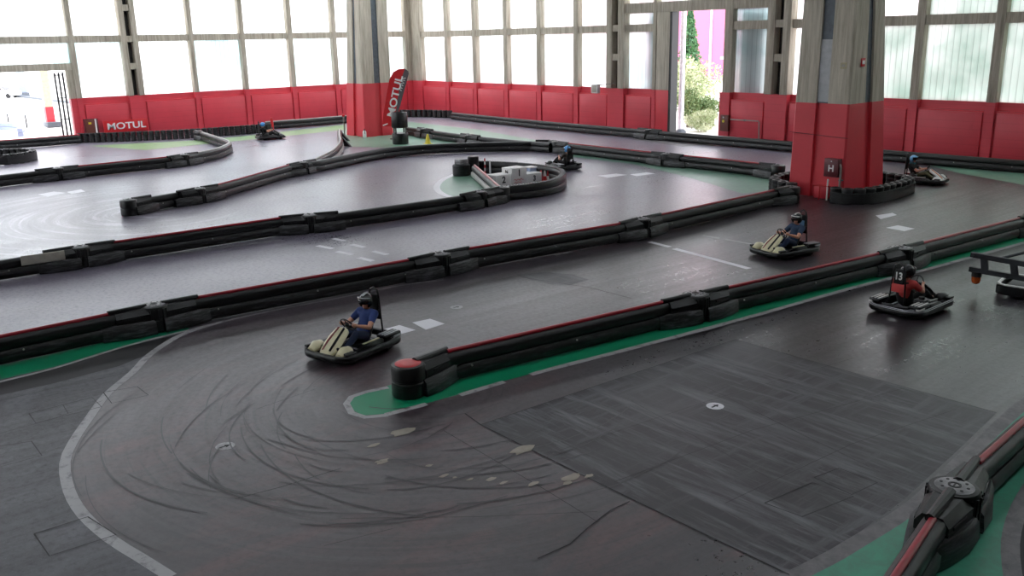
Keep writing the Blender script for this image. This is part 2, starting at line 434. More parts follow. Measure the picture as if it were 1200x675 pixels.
# left wall -----------------------------------------------------------------
mull_l = [(18.57, .36), (27.2, .36), (31.33, .38), (35.5, .4), (39.58, .4), (43.55, .4), (47.1, .7), (9.2, .36), (5.1, .36), (-3, .36), (-11, .36), (-19, .36)]
fins_l = [(22.56, 1.18), (1.0, 1.18)]
DL = (9.6, 18.2)
WL, bxl, bays_l = wall('wall_left', 'long window wall with red dado on the left, ribbed daylight panels above', 'Y', XL, 1, YF, YB, mull_l, fins_l, [DL], [(DL[0], DL[1])])
for (u0, u1) in bays_l:
    for z0, z1 in ((6.8, 7.28),): bxl(MB(), u0, u1, -.45, .06, z0, z1).build('cross_beam', 'concrete', WL, 0)
bxl(MB(), DL[0]-.2, 18.4, -.45, .06, 4.93, 5.4).build('cross_beam', 'concrete', WL, 0)
bxl(MB(), 17.98, 18.4, -.5, -.02, DADO, 4.95).build('jamb', 'concrete', WL, 0)
bxl(MB(), 17.98, 18.4, -.5, .02, 0, DADO).build('jamb', 'red', WL, 0)
bxl(MB(), YF, YB, -.45, .1, HC-.5, HC).build('cross_beam', 'concrete', WL, 0)
# back wall -----------------------------------------------------------------
mull_b = [(-70.15, 1.7), (-65.45, .42), (-61.5, .44), (-57.4, .46), (-53.4, .46), (-49.3, .48), (-41.7, .3), (-35.7, .6), (-27.75, .46), (-23.6, .46), (-19.65, .46), (-15.6, .46), (-11.5, .46), (-3, .46), (5, .46), (13, .46)]
fins_b = [(-45.2, 1.65), (-32.0, 1.6), (-7.4, 1.6)]
DB = (-40.25, -36.1)
WB, bxb, bays_b = wall('wall_back', 'far window wall with red dado and a tall open doorway', 'X', YB, -1, XL, XR, mull_b, fins_b, [DB], [(-40.3, -36)])
for (u0, u1) in bays_b:
    if u1-u0 > .6 and not (u0 < -38 < u1): bxb(MB(), u0, u1, -.45, .06, 6.72, 7.22).build('cross_beam', 'concrete', WB, 0)
bxb(MB(), -44.4, -32.7, -.45, .12, 7.95, 8.6).build('lintel', 'concrete', WB, 0)
bxb(MB(), -41.55, -40.35, -.5, .1, DADO, 7.95, .02).build('door_jamb', 'colconc', WB, 30)
bxb(MB(), -41.55, -40.35, -.5, .1, 0, DADO, .02).build('door_jamb', 'redcol', WB, 30)
bxb(MB(), -40.4, -40.2, -.55, .12, 0, 7.95).build('door_frame', 'black', WB, 0)
bxb(MB(), -36.2, -35.4, -.5, .1, 0, DADO).build('door_jamb', 'red', WB, 0)
bxb(MB(), XL, XR, -.45, .1, HC-.5, HC).build('cross_beam', 'concrete', WB, 0)

wn = [0]
for a, b in FILL_STRIPS:
    wn[0] += 1; mb = MB(); mb.box(((a+b)/2, (YF+YB)/2, HC+.2), (b-a, YB-YF+1.2, .05)); struct(mb.build('window_%d' % wn[0], 'pane', None, 0), 'unseen roof light strip added in the ceiling for fill light', 'window')
def window(bx, u0, u1, z0, z1, m, label):
    wn[0] += 1
    o = bx(MB(), u0-.06, u1+.06, -.36, -.31, z0-.04, z1+.04).build('window_%d' % wn[0], m, None, 0)
    return struct(o, label, 'window')
for i, (u0, u1) in enumerate(bays_l):
    if u1-u0 < .6: continue
    tint = 'panetint' if i % 2 == 0 else 'pane'
    if u0 > DL[0]-1 and u1 < 18.6:
        window(bxl, u0, u1, 5.4, 6.8, 'panetint', 'ribbed daylight panel above the left doorway')
    else:
        window(bxl, u0, u1, DADO, 6.8, tint, 'lower ribbed daylight panel in the left wall')
    window(bxl, u0, u1, 7.28, HC-.5, 'pane', 'upper ribbed daylight panel in the left wall')
for i, (u0, u1) in enumerate(bays_b):
    if u1-u0 < .6: continue
    if u0 < -38 < u1:
        window(bxb, u0, u1, 8.6, HC-.5, 'pane', 'daylight panel above the tall doorway'); continue
    near_door = -44.4 < (u0+u1)/2 < -32.8
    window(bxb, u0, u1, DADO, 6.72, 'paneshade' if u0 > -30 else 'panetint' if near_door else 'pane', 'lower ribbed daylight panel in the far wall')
    if near_door:
        window(bxb, u0, u1, 7.22, 7.95, 'panetint', 'narrow daylight panel beside the doorway lintel')
        window(bxb, u0, u1, 8.6, HC-.5, 'pane', 'upper ribbed daylight panel in the far wall')
    else:
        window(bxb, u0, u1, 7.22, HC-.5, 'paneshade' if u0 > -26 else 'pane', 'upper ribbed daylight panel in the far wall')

mb = MB(); mb.box((XR+.3, (YF+YB)/2, HC/2), (.6, YB-YF+1.2, HC)); struct(mb.build('wall_right', 'darkconc', None, 0), 'plain grey concrete wall behind the viewer', 'wall')
mb = MB(); mb.box(((XL+XR)/2, YF-.3, 2.2), (XR-XL+1.2, .6, 4.4)); wf = struct(mb.build('wall_front', 'darkconc', None, 0), 'concrete wall at the near end of the hall with a window band added for fill light', 'wall')
mb = MB(); mb.box(((XL+XR)/2, YF-.3, HC-.4), (XR-XL+1.2, .6, .8)); mb.build('top_beam', 'darkconc', wf, 0)
mb = MB(); mb.box(((-22+XR)/2, YF-.3, 8.4), (XR+22, .6, 8)); mb.build('solid_part', 'darkconc', wf, 0)
for i in range(7):  # unseen window band, added to brighten the faces turned to this end
    mb = MB(); mb.box((XL+7*i, YF-.3, 8.4), (.6, .6, 8)); mb.build('mullion', 'concrete', wf, 0)
    wn[0] += 1; mb = MB(); mb.box((XL+7*i+3.5, YF-.3, 8.4), (6.4, .05, 8)); struct(mb.build('window_%d' % wn[0], 'pane', None, 0), 'tall panel added in the unseen near end wall for fill light', 'window')
# pillars ---------------------------------------------------------------------
def pillar(name, label, bot, top, zt, zred, strips):
    """bot/top = (x0,x1,y0,y1) at floor and at height zt; strips = grooves (face, from, to) in 0..1 across the face."""
    root = empty(name); struct(root, label, 'pillar')
    def rect(z):
        k = z/zt; return [a+(b-a)*k for a, b in zip(bot, top)]
    def outline(z):
        x0, x1, y0, y1 = rect(z); p = []; c = .06
        g0, g1 = strips['front']; d = .14
        w = x1-x0; h = y1-y0
        p += [(x0, y0+c), (x0+c, y0), (x0+w*g0, y0), (x0+w*g0, y0+d), (x0+w*g1, y0+d), (x0+w*g1, y0), (x1-c, y0), (x1, y0+c)]
        g0, g1 = strips['side']
        p += [(x1, y0+h*g0), (x1-d, y0+h*g0), (x1-d, y0+h*g1), (x1, y0+h*g1), (x1, y1-c), (x1-c, y1), (x0+c, y1), (x0, y1-c)]
        return p
    def part(nm, m, z0, z1):
        mb = MB(); a = [mb.bm.verts.new(V((x, y, z0))) for x, y in outline(z0)]; b = [mb.bm.verts.new(V((x, y, z1))) for x, y in outline(z1)]
        n = len(a); mb.bm.faces.new(a[::-1]); mb.bm.faces.new(b)
        for i in range(n): mb.bm.faces.new((a[i], a[(i+1) % n], b[(i+1) % n], b[i]))
        return mb.build(nm, m, root, 0)
    part('painted_base', 'redcol', 0, zred)
    part('shaft', 'colconc', zred, HC)
    for face in ('front', 'side'):
        g0, g1 = strips[face]; pts = []
        mb = MB(); q = []
        for z in (zred, HC):
            x0, x1, y0, y1 = rect(z); e = .10
            if face == 'front': q += [V((x0+(x1-x0)*g0, y0+e, z)), V((x0+(x1-x0)*g1, y0+e, z))]
            else: q += [V((x1-e, y0+(y1-y0)*g0, z)), V((x1-e, y0+(y1-y0)*g1, z))]
        mb.slab([q[0], q[1], q[3], q[2]], (0, 1, 0) if face == 'front' else (-1, 0, 0), .03)
        mb.build('steel_channel', 'steel', root, 0)
        if name == 'pillar_2' and face == 'front':
            mb = MB(); x0, x1, y0, y1 = rect(5.0); mb.box((x0+(x1-x0)*(g0+g1)/2, y0+.085, 5.0), ((x1-x0)*(g1-g0), .04, 2.4)); mb.build('cover_plate', 'zinc', root, 0)
    return root, rect
P1, rect1 = pillar('pillar_1', 'tapering concrete pillar with red base behind the tall feather flag', (-58.0, -55.41, 32.84, 35.2), (-57.0, -55.3, 32.95, 35.2), 9.2, 3.66, {'front': (.42, .62), 'side': (.40, .62)})
P2, rect2 = pillar('pillar_2', 'tapering concrete pillar with red base ringed by black tyres', (-21.35, -18.85, 32.8, 36.0), (-21.2, -18.92, 32.82, 35.0), 7.7, 3.75, {'front': (.40, .62), 'side': (.44, .64)})
# a thin cable band around the red part of pillar_2
mb = MB(); mb.tube([(-21.4, 32.76, 2.55), (-20.2, 32.76, 2.5), (-18.8, 32.76, 2.45)], .012, 6); mb.build('cable_band', 'maroon', P2)

# ------------------------------------------------------------------ paint on the floor
zl = [0.002]
def flat(name, m, pts, label, cat='floor marking', z=None):
    z = zl[0] if z is None else z
    zl[0] += .00005
    ar = sum(p.x*q.y-q.x*p.y for p, q in zip(pts, pts[1:]+pts[:1]))
    mb = MB(); f = mb.face([(p.x, p.y, z) for p in (pts if ar > 0 else pts[::-1])])
    return struct(mb.build(name, m, None, 0), label, cat)
def gpx(l): return [G(*p) for p in l]
def ribbon_mb(path, w, z, mb=None, dash=None):
    mb = mb or MB(); acc = 0
    for i in range(len(path)-1):
        a, b = path[i], path[i+1]; acc2 = acc+(b-a).length
        if dash and int(acc/dash) % 2: acc = acc2; continue
        acc = acc2
        pr = path[i-1] if i else a*2-b; nx = path[i+2] if i+2 < len(path) else b*2-a
        n0 = (b-pr).normalized().cross(V((0, 0, 1))); n1 = (nx-a).normalized().cross(V((0, 0, 1)))
        q = [a-n0*w/2, b-n1*w/2, b+n1*w/2, a+n0*w/2][::-1]
        mb.face([(v.x, v.y, z) for v in q])
    return mb
def line(name, m, px, w, label, cat='floor marking', dash=None, smooth=True, pts=None):
    zl[0] += .00005
    g = pts or gpx(px); path = smooth_path(g, .3) if smooth else [V((p.x, p.y, 0)) for p in g]
    mb = ribbon_mb(path, w, zl[0], dash=dash)
    bmesh.ops.remove_doubles(mb.bm, verts=mb.bm.verts[:], dist=.0005)
    return struct(mb.build(name, m, None, 0), label, cat)

# apron left of the white curve
curve = [(200, 676), (163, 652.6), (130, 632), (98, 603.7), (81, 575), (76, 542.6), (85.5, 518), (106, 487.6), (126, 461), (155, 436.7), (175, 416), (207, 395), (235, 384), (264, 376), (330, 362), (400, 348.6)]
apron = smooth_path(gpx([(262, 712), (225, 692)]+curve[:13]), .4)
flat('floor_apron', 'apron', [V((-14, -8, 0)), ]+[p for p in apron]+[V((-20.3, 4, 0)), V((-21.2, -8, 0))], 'grey patched apron floor outside the white curved line', 'floor', .0015)
line('floor_line', 'line', curve[:14], .17, 'white curved line bordering the track at lower left')
line('floor_line', 'line', curve[12:]+[(470, 334.5), (520, 328)], .09, 'thin pale line along the foot of the second barrier')
# worn slab on the right
slab = [(563, 498), (700, 452), (862, 398), (1010, 440), (1168, 484), (1120, 530), (1060, 585), (985, 640), (925, 674), (870, 646), (800, 614), (680, 556)]
flat('floor_slab', 'patch', gpx(slab), 'rectangular worn concrete slab with pale scuffs right of the front barrier', 'floor')
# green run-off strips
tip = [(409, 478), (408, 470), (416, 463), (440, 457), (470, 447)]
inner = [(520, 440), (650, 412), (800, 380), (1000, 330), (1200, 281), (1290, 260)]
outer = [(425, 488), (452, 486), (500, 473.5), (539, 463), (591, 447.5), (653, 430.5), (760, 403), (880, 371), (995, 338.5), (1090, 314.5), (1200, 284.5), (1290, 262)]
flat('floor_green_strip', 'green', gpx(tip+[(520, 436), (650, 404), (800, 372), (1000, 322), (1200, 272), (1290, 250)]+[(p[0], p[1]-1) for p in outer[::-1]]), 'bright green run-off strip along the foot of the front barrier')
line('floor_line', 'line', outer[5:], .16, 'white edge line of the front green strip')
line('floor_line', 'line', outer[1:6], .15, 'dashed white edge line near the barrier tip', dash=.75)
line('floor_line', 'line', [(455, 454), (430, 459), (412, 465), (406, 473), (412, 484), (428, 489), (455, 486.5)], .13, 'worn white edge round the green tip')
flat('floor_green_strip', 'green', gpx([(-60, 462), (0, 445), (60, 431), (150, 404), (222, 386), (215, 380), (100, 396), (0, 416), (-60, 430)]), 'dark green strip along the second barrier at far left')
line('floor_line', 'line', [(-60, 465), (0, 447.5), (60, 432.5), (150, 405), (222, 386.5)], .10, 'white edge line of the left green strip')
line('floor_line', 'square', [(-40, 434), (0, 425.5), (50, 415), (107, 403.5)], .09, 'short white line at the foot of the second barrier')
# green area round the lower right barrier
kerb = [(900, 690), (965, 658), (1000, 638), (1073, 591), (1136, 531), (1200, 473), (1260, 425)]
kp = gpx(kerb)
flat('floor_green_area', 'teal', kp+[V((-2.2, 20, 0)), V((3, 20, 0)), V((3, 5, 0)), V((-4.6, 5, 0))], 'dull green floor on both sides of the lower right barrier')
pp = gpx([(1222, 570), (1202, 598), (1192, 625), (1190, 650), (1196, 690), (1212, 730)])
flat('floor_disc', 'crack', pp+[G(1300, 790), G(1420, 760), G(1480, 680), G(1460, 610), G(1380, 570), G(1290, 556)], 'dark asphalt inside the curved kerb at the lower right corner', 'floor')
line('floor_kerb', 'kerb', kerb, .24, 'worn grey kerb line left of the lower right barrier')
line('floor_kerb', 'kerb', [(1215, 560), (1196, 592), (1186, 622), (1184, 650), (1190, 690), (1204, 730)], .22, 'curved grey kerb line at the lower right corner')
# pale squares, grid marks and arrows
for q, lab in (([(483, 378), (504, 373.6), (521, 379.5), (499, 386.5)], 'pale square on the track beside the nearest kart, right one of two'),
               ([(446, 387), (468, 381), (487, 386.8), (463, 393.5)], 'pale square on the track directly behind the nearest kart'),
               ([(1026, 252.5), (1046, 249.5), (1051, 252), (1032, 257)], 'pale square near the tyre ring of the right pillar, farther one'),
               ([(1038, 267), (1052, 264), (1072, 268), (1060, 271)], 'pale square near the tyre ring of the right pillar, nearer one'),
               ([(44, 228), (63, 224.5), (77, 226), (56, 230.5)], 'faint pale mark on the hairpin at left'),
               ([(78, 225), (95, 222), (100, 224.5), (84, 227.5)], 'small pale mark on the hairpin at left')):
    flat('floor_square', 'square', gpx(q), lab)
for q in ([(372, 288), (390, 291.5)], [(395, 294.8), (413, 298.5)], [(420, 302), (437, 306)], [(390, 279.5), (404, 282.4)], [(412, 286.5), (427, 290)], [(437, 294.5), (454, 298.5)]):
    line('floor_dash', 'square', q, .2, 'short white grid dash on the middle lane', smooth=False)
line('floor_dash', 'square', [(761, 283.5), (785, 289.5)], .2, 'white dash crossing the lane behind the blue-shirted kart driver', smooth=False)
line('floor_line', 'square', [(790, 291.5), (830, 302), (878, 315)], .22, 'long white start line across the lane beside the right kart', smooth=False)
for q in ([(824, 276), (843, 279.5)], [(850, 280.5), (880, 286)], [(596, 301.5), (618, 296.5)], [(650, 299), (670, 295)], [(680, 292.5), (700, 288.5)], [(716, 285), (737, 281)], [(748, 279.5), (766, 276.5)]):
    line('floor_dash', 'line', q, .16, 'faint white dash along the foot of the second barrier', smooth=False)
line('floor_line', 'line', [(0, 322), (128, 307.5), (200, 297.5), (330, 281)], .10, 'thin white line at the foot of the third barrier')
for q in ([(370, 273.5), (400, 268)], [(420, 263.5), (450, 258.5)], [(475, 254.5), (497, 251)], [(512, 248), (530, 245.5)]):
    line('floor_dash', 'line', q, .14, 'faint white dash at the foot of the third barrier', smooth=False)
for (px, py) in ((838, 476), (264, 523), (535, 360)):
    c = G(px, py); zl[0] += .00005
    mb = MB(); mb.face([(c.x+.16*math.cos(a*PI/10), c.y+.16*math.sin(a*PI/10), zl[0]) for a in range(20)])
    d = struct(mb.build('floor_arrow_disc', 'square' if px == 838 else 'line', None, 0), {838: 'round white arrow disc on the worn slab', 264: 'round faded arrow disc left of the nearest kart', 535: 'small faded disc on the lane right of the nearest kart'}[px], 'floor marking')
    mb = MB(); z = zl[0]+.0004
    mb.face([(c.x-.02, c.y-.1, z), (c.x+.02, c.y-.1, z), (c.x+.02, c.y+.0, z), (c.x+.06, c.y+.0, z), (c.x, c.y+.1, z), (c.x-.06, c.y+.0, z), (c.x-.02, c.y, z)])
    mb.build('arrow', 'crack', d, 0)
flat('floor_reflection_strip', 'barrier_reflection', gpx([(-60, 480), (0, 463), (60, 450), (140, 429), (180, 412), (204, 397.5), (222, 389), (150, 406), (60, 433.5), (0, 448.5), (-60, 466)]), 'painted dark reflection of the barrier beside the dark green strip at far left', z=.0018)  # the barrier's dark reflection, painted onto the floor
sk = MB(); rs = random.Random(11)
for i in range(60):                        # tyre marks sweeping round the barrier tip
    cx, cy = -13.4+rs.uniform(-1.6, 1.2), 9.0+rs.uniform(-1.8, 1.0); r0 = rs.uniform(2.0, 4.6); a0 = rs.uniform(-2.9, -.4); da = rs.uniform(.25, 1.1); n = 14
    ribbon_mb([V((cx+(r0+rs.uniform(-.02, .02))*math.cos(a0+da*k/n), cy+(r0+.25*k/n)*math.sin(a0+da*k/n), 0)) for k in range(n+1)], rs.uniform(.012, .032), .0068+.00002*i, sk)
struct(sk.build('floor_skid_marks', 'skid', None, 0), 'dark curved tyre marks sweeping round the barrier tip', 'floor marking')
# pale greens farther away
flat('floor_green_area', 'palegreen', gpx([(405, 172), (400, 160), (404, 150), (480, 143), (560, 152), (650, 168), (560, 168), (450, 173)]), 'pale green island floor round the left pillar')
flat('floor_green_area', 'palegreen', gpx([(665, 180), (780, 191), (905, 205), (905, 224), (870, 227), (800, 206), (740, 192), (672, 184)]), 'pale green run-off between the middle lane and the back barrier')
flat('floor_green_area', 'palegreen', gpx([(512, 219), (520, 211), (535, 204), (552, 202), (588, 222), (560, 230), (540, 233), (520, 229)]), 'pale green floor at the nose of the teardrop island')
line('floor_line', 'square', [(556, 231), (530, 231), (515, 225), (512, 218), (520, 210), (536, 203)], .3, 'white edge of the teardrop island nose')
flat('floor_green_area', 'limegreen', gpx([(105, 171), (240, 164), (300, 158), (405, 146), (405, 152), (330, 160), (250, 168), (170, 176)]), 'lime green run-off strip along the left tyre wall')
flat('floor_green_area', 'palegreen', gpx([(1085, 193), (1200, 203), (1280, 212), (1280, 230), (1200, 217), (1120, 202)]), 'dull green strip on the far right track edge')
flat('floor_worn_patch', 'kerb', gpx([(737, 163), (760, 161), (800, 165), (835, 169), (800, 172), (765, 167)]), 'pale worn patch on the back straight')
flat('floor_worn_patch', 'square', gpx([(700, 206), (722, 203.5), (735, 205), (712, 208.5)]), 'pale scuff behind the blue-helmeted kart, left one')
flat('floor_worn_patch', 'square', gpx([(738, 204.5), (758, 202), (768, 203.5), (746, 206.5)]), 'pale scuff behind the blue-helmeted kart, right one')
flat('floor_worn_patch', 'patch', gpx([(605, 322), (640, 319), (672, 322), (690, 328), (668, 334), (645, 333), (622, 328)]), 'ground-down grey patch in the lane below the second barrier')
# inspection covers, joints and cracks (one drawn pattern)
jt = MB()
def jl(px, w=.02, closed=False):
    g = [V((p.x, p.y, 0)) for p in gpx(px)]
    if closed: g.append(g[0])
    ribbon_mb(g, w*.7, .0072, jt)
for q in ([(34, 485), (108, 466), (119, 477), (42, 496)], [(-5, 524), (37, 517.5), (49, 534), (-5, 549)], [(40, 626), (103, 606), (136, 627), (58, 652)], [(121, 460), (161, 453.5), (174, 463.5), (131, 473)], [(896, 590), (952, 566), (1000, 582), (940, 606)], [(954, 560), (983, 549), (1028, 566), (998, 580)]):
    jl(q, .03, True)
jl([(74, 475), (80, 485)], .02); jl([(0, 470), (60, 456), (150, 437)], .02); jl([(0, 508), (60, 492), (120, 470)], .015)
jl([(545, 485), (563, 498), (680, 556), (800, 614), (925, 674)], .035); jl([(563, 498), (700, 452), (862, 398)], .02); jl([(862, 398), (1010, 440), (1168, 484)], .02)
jl([(738, 588), (716, 598), (690, 618), (668, 638), (630, 655)], .03); jl([(276, 585), (330, 571), (400, 549)], .022); jl([(300, 480), (370, 456)], .015)
jl([(520, 505), (580, 540), (640, 575), (700, 612)], .015); jl([(880, 480), (1030, 553)], .012); jl([(800, 440), (960, 520)], .012); jl([(740, 470), (900, 560)], .012)
jl([(400, 608), (560, 606), (700, 600)], .012); jl([(650, 530), (830, 470), (1000, 420)], .01); jl([(720, 565), (880, 505), (1060, 455)], .012); jl([(850, 590), (1000, 520), (1120, 480)], .012)
jl([(610, 325), (690, 337), (740, 350)], .03); jl([(380, 640), (460, 620)], .012)
struct(jt.build('floor_joint_lines', 'crack', None, 0), 'dark joints, cover edges and cracks across the floor', 'floor marking')
ch = MB(); rnd = random.Random(3)
for (px, py, s) in ((472, 506, .3), (520, 558, .12), (448, 541, .14), (503, 546, .08), (575, 562, .12), (613, 527, .3), (590, 566, .1), (625, 567, .13), (668, 560, .2), (665, 566, .1), (551, 562, .08), (438, 522, .15), (690, 558, .1), (533, 560, .05)):
    c = G(px, py); n = 11; a0 = rnd.random()*6; pr = .35+.3*rnd.random()
    ch.face([(c.x+s*(.55+.5*rnd.random())*math.cos(a0+2*PI*i/n)*pr, c.y+s*(.55+.5*rnd.random())*math.sin(a0+2*PI*i/n), .0076) for i in range(n)])
struct(ch.build('floor_chips', 'chip', None, 0), 'pale chipped spots in the asphalt beyond the barrier tip', 'floor marking')

# ------------------------------------------------------------------ track barriers
RAILTOP = .58
PR_UP = [(-.13, .34), (-.15, .39), (-.15, .5), (-.12, .56), (-.05, .585), (.05, .585), (.12, .56), (.15, .5), (.15, .39), (.13, .34)]
PR_LOW = [(-.13, .03), (-.18, .09), (-.18, .24), (-.14, .31), (.14, .31), (.18, .24), (.18, .09), (.13, .03)]
PR_CORE = [(-.07, .28), (-.07, .37), (.07, .37), (.07, .28)]
def circ(r, cz, n=10, cx=0): return [(cx+r*math.cos(2*PI*i/n), cz+r*math.sin(2*PI*i/n)) for i in range(n)]
def arclen(path):
    a = [0]
    for p, q in zip(path, path[1:]): a.append(a[-1]+(q-p).length)
    return a
def cut(path, al, s0, s1):
    def at(s):
        for i in range(len(path)-1):
            if al[i+1] >= s: return path[i].lerp(path[i+1], (s-al[i])/max(1e-9, al[i+1]-al[i]))
        return path[-1].copy()
    return [at(s0)]+[p for p, a in zip(path, al) if s0+.02 < a < s1-.02]+[at(s1)]
def connector(root, c, d, disc='disc', one=0, white_top=False):
    """hub with a ribbed tapering cap on each side; d = direction of the run. one=+1/-1: cap on that side only (a run's end)."""
    d = d.normalized(); s = d.cross(V((0, 0, 1)))
    mt = M(((d.x, s.x, 0, c.x), (d.y, s.y, 0, c.y), (0, 0, 1, 0), (0, 0, 0, 1)))
    mb = MB(); rr = .33
    mb.lathe([(0, .02), (rr*.97, .02), (rr, .06), (rr, .3), (rr*.94, .315), (rr*.94, .335), (rr, .35), (rr, .58), (rr*.93, .63), (rr*.55, .64), (rr*.52, .625), (0, .625)], n=28)
    if one == 0:
        for k in range(-2, 3):
            for sd in (-1, 1): mb.box((rr*math.sin(k*.3), sd*(rr*math.cos(k*.3)), .33), (.03, .04, .5), -sd*k*.3)
    mb.move(mt); hub = mb.build('connector_hub', 'joint', root)
    mb = MB(); mb.lathe([(0, .627), (.23, .627), (.25, .64), (.22, .652), (.12, .655), (0, .652)], n=24); mb.move(mt); mb.build('hub_disc', disc, hub)
    if disc != 'redcap':
        mb = MB()
        for k in range(8): a = k*PI/4; mb.cyl((.17*math.cos(a), .17*math.sin(a), .64), (.17*math.cos(a), .17*math.sin(a), .659), .022, .022, 8)
        mb.lathe([(.055, .65), (.055, .662), (.085, .662), (.085, .65), (.055, .65)], n=16); mb.box((0, 0, .656), (.09, .02, .012))
        mb.move(mt); mb.build('hub_bolt_ring', 'kartblack' if 'kartblack' in MAT else 'black', hub)
    for sd in ((-1, 1) if one == 0 else (one,)):
        mb = MB(); L0, L1 = .18, .92
        secs = []
        for k in range(7):
            u = k/6; x = sd*(L0+(L1-L0)*u); w = .30-.09*u; h = .62-.02*u; b = .02+.02*u
            secs.append([mb.bm.verts.new(V((x, y, z))) for y, z in ((-w*.9, b), (-w, b+.08), (-w, h-.12), (-w*.6, h), (w*.6, h), (w, h-.12), (w, b+.08), (w*.9, b))])
        for a, b in zip(secs, secs[1:]):
            for j in range(8): mb.bm.faces.new((a[j], a[(j+1) % 8], b[(j+1) % 8], b[j]))
        mb.bm.faces.new(secs[0]); mb.bm.faces.new(secs[-1][::-1])
        sk = MB(); secs = []
        for u, w, h in ((0, .40, .34), (.35, .40, .36), (.75, .30, .36), (1, .2, .33)):
            x = sd*(.1+1.15*u); secs.append([sk.bm.verts.new(V((x, y, z))) for y, z in ((-w*.96, .015), (-w, .06), (-w*.94, h-.06), (-w*.8, h), (w*.8, h), (w*.94, h-.06), (w, .06), (w*.96, .015))])
        for a, b in zip(secs, secs[1:]):
            for j in range(8): sk.bm.faces.new((a[j], a[(j+1) % 8], b[(j+1) % 8], b[j]))
        sk.bm.faces.new(secs[0]); sk.bm.faces.new(secs[-1][::-1])
        sk.move(mt); sk.build('skirt', 'skirt', root, 40)
        for k in range(4):                     # moulded ribs
            for sy in (-1, 1):
                x = sd*(L0+.4); w = .30-.09*.45
                mb.box((x+sd*.02, sy*(.30-.09*(.42/.74)+.004), .14+k*.1), (.4, .03, .045), -sd*sy*.121)
        mb.cyl((sd*L0, 0, .61), (sd*(L1+.12), 0, .625), .085, .06, 10)
        mb.move(mt); mb.build('connector_cap', 'joint', root)
    return hub

def barrier(label, tops, blocks=(), ends=(None, None), strip='strip', smooth=False, seg_strip=None, low='lowrail', bolts=True, pts=None, step=.5, group=None, ext=(0, 0)):
    """tops: survey of the top edge; blocks: survey of connector centres; ends: connector kind at each end."""
    g = pts or [G(x, y, .63) for x, y in tops]
    if ext[0]: g = [g[0]+(g[0]-g[1]).normalized()*ext[0]]+g
    if ext[1]: g = g+[g[-1]+(g[-1]-g[-2]).normalized()*ext[1]]
    path = smooth_path(g, step) if smooth else [V((p.x, p.y, 0)) for p in g]
    al = arclen(path); L = al[-1]
    root = empty('track_barrier', (path[0].x, path[0].y, 0)); tag(root, label, 'barrier', group)
    off = path[0].copy(); path = [p-off for p in path]
    bs = []
    for b in blocks:
        q = G(b[0], b[1], .63)-off; q.z = 0
        best = min(range(len(path)-1), key=lambda i: min((path[i].lerp(path[i+1], k/20)-q).length for k in range(21)))
        k = min(range(21), key=lambda k: (path[best].lerp(path[best+1], k/20)-q).length)
        bs.append(al[best]+(al[best+1]-al[best])*k/20)
    bs.sort()
    def at(s):
        c = cut(path, al, max(0, s-.15), min(L, s+.15)); return (c[0]+c[-1])/2 if 0.15 < s < L-.15 else (path[0] if s <= .15 else path[-1]), (c[-1]-c[0])
    for s in bs:
        c, d = at(s); connector(root, c, d)
    if ends[0]: c, d = at(0); connector(root, c, d, disc=ends[0], one=1)
    if ends[1]: c, d = at(L); connector(root, c, d, disc=ends[1], one=-1)
    stops = [0]+bs+[L]; k = 0
    for i, (s0, s1) in enumerate(zip(stops, stops[1:])):
        a = s0+(.25 if (i or ends[0]) else 0); b = s1-(.25 if (i < len(stops)-2 or ends[1]) else 0)
        if b-a < .3: continue
        p = cut(path, al, a, b)
        MB().sweep(p, PR_UP).build('upper_rail', 'rail', root, 50)
        MB().sweep(p, PR_LOW).build('lower_rail', low, root, 50)
        MB().sweep(p, PR_CORE).build('core_rail', 'gap', root, 0)
        st = seg_strip[i] if seg_strip else strip
        a2 = a+(.75 if (i or ends[0]) else 0); b2 = b-(.75 if (i < len(stops)-2 or ends[1]) else 0)
        if st and b2-a2 > .3: MB().sweep(cut(path, al, a2, b2), circ(.05, .60)).build('top_strip', st, root, 60)
        if bolts:
            s = a+1.2
            while s < b-.8:
                c, d = at(s); d.normalize(); sd = d.cross(V((0, 0, 1)))
                for sg in (-1, 1):
                    q = c+sd*sg*.178
                    mb = MB(); mb.cyl(V((q.x, q.y, .27)), V((q.x, q.y, .27))+sd*sg*.022, .022, .016, 8); mb.build('bolt', 'bolt', root)
                s += 2.6
    return root

barrier('long black barrier with dark red strip and round capped tip, nearest across the track',
        [(478, 426), (512, 413), (785, 351), (850, 336.5), (1035, 295), (1080, 284), (1200, 253.5), (1250, 241)],
        [(815, 345), (1056, 290), (1212, 250)], ends=('redcap', None), ext=(0, 7))
barrier('long black barrier with dark red strip, second from the front, running to the right pillar',
        [(-40, 401), (0, 393), (133, 366), (225, 348.5), (483, 303), (545, 291), (725, 261.5), (775, 250.5), (905, 222.5), (928, 219)],
        [(180, 358), (514, 297), (750, 256)], ends=(None, 'disc'), ext=(8, 0))
R3 = barrier('black barrier with a grey plate at left, third from the front',
        [(-40, 308), (0, 303), (115, 285.5), (333, 254), (390, 249), (490, 235), (552, 226), (588, 219)],
        [(92, 289), (362, 251), (562, 224.5)], seg_strip=[None, 'strip', None, None], ends=(None, 'joint'), ext=(8, 0))
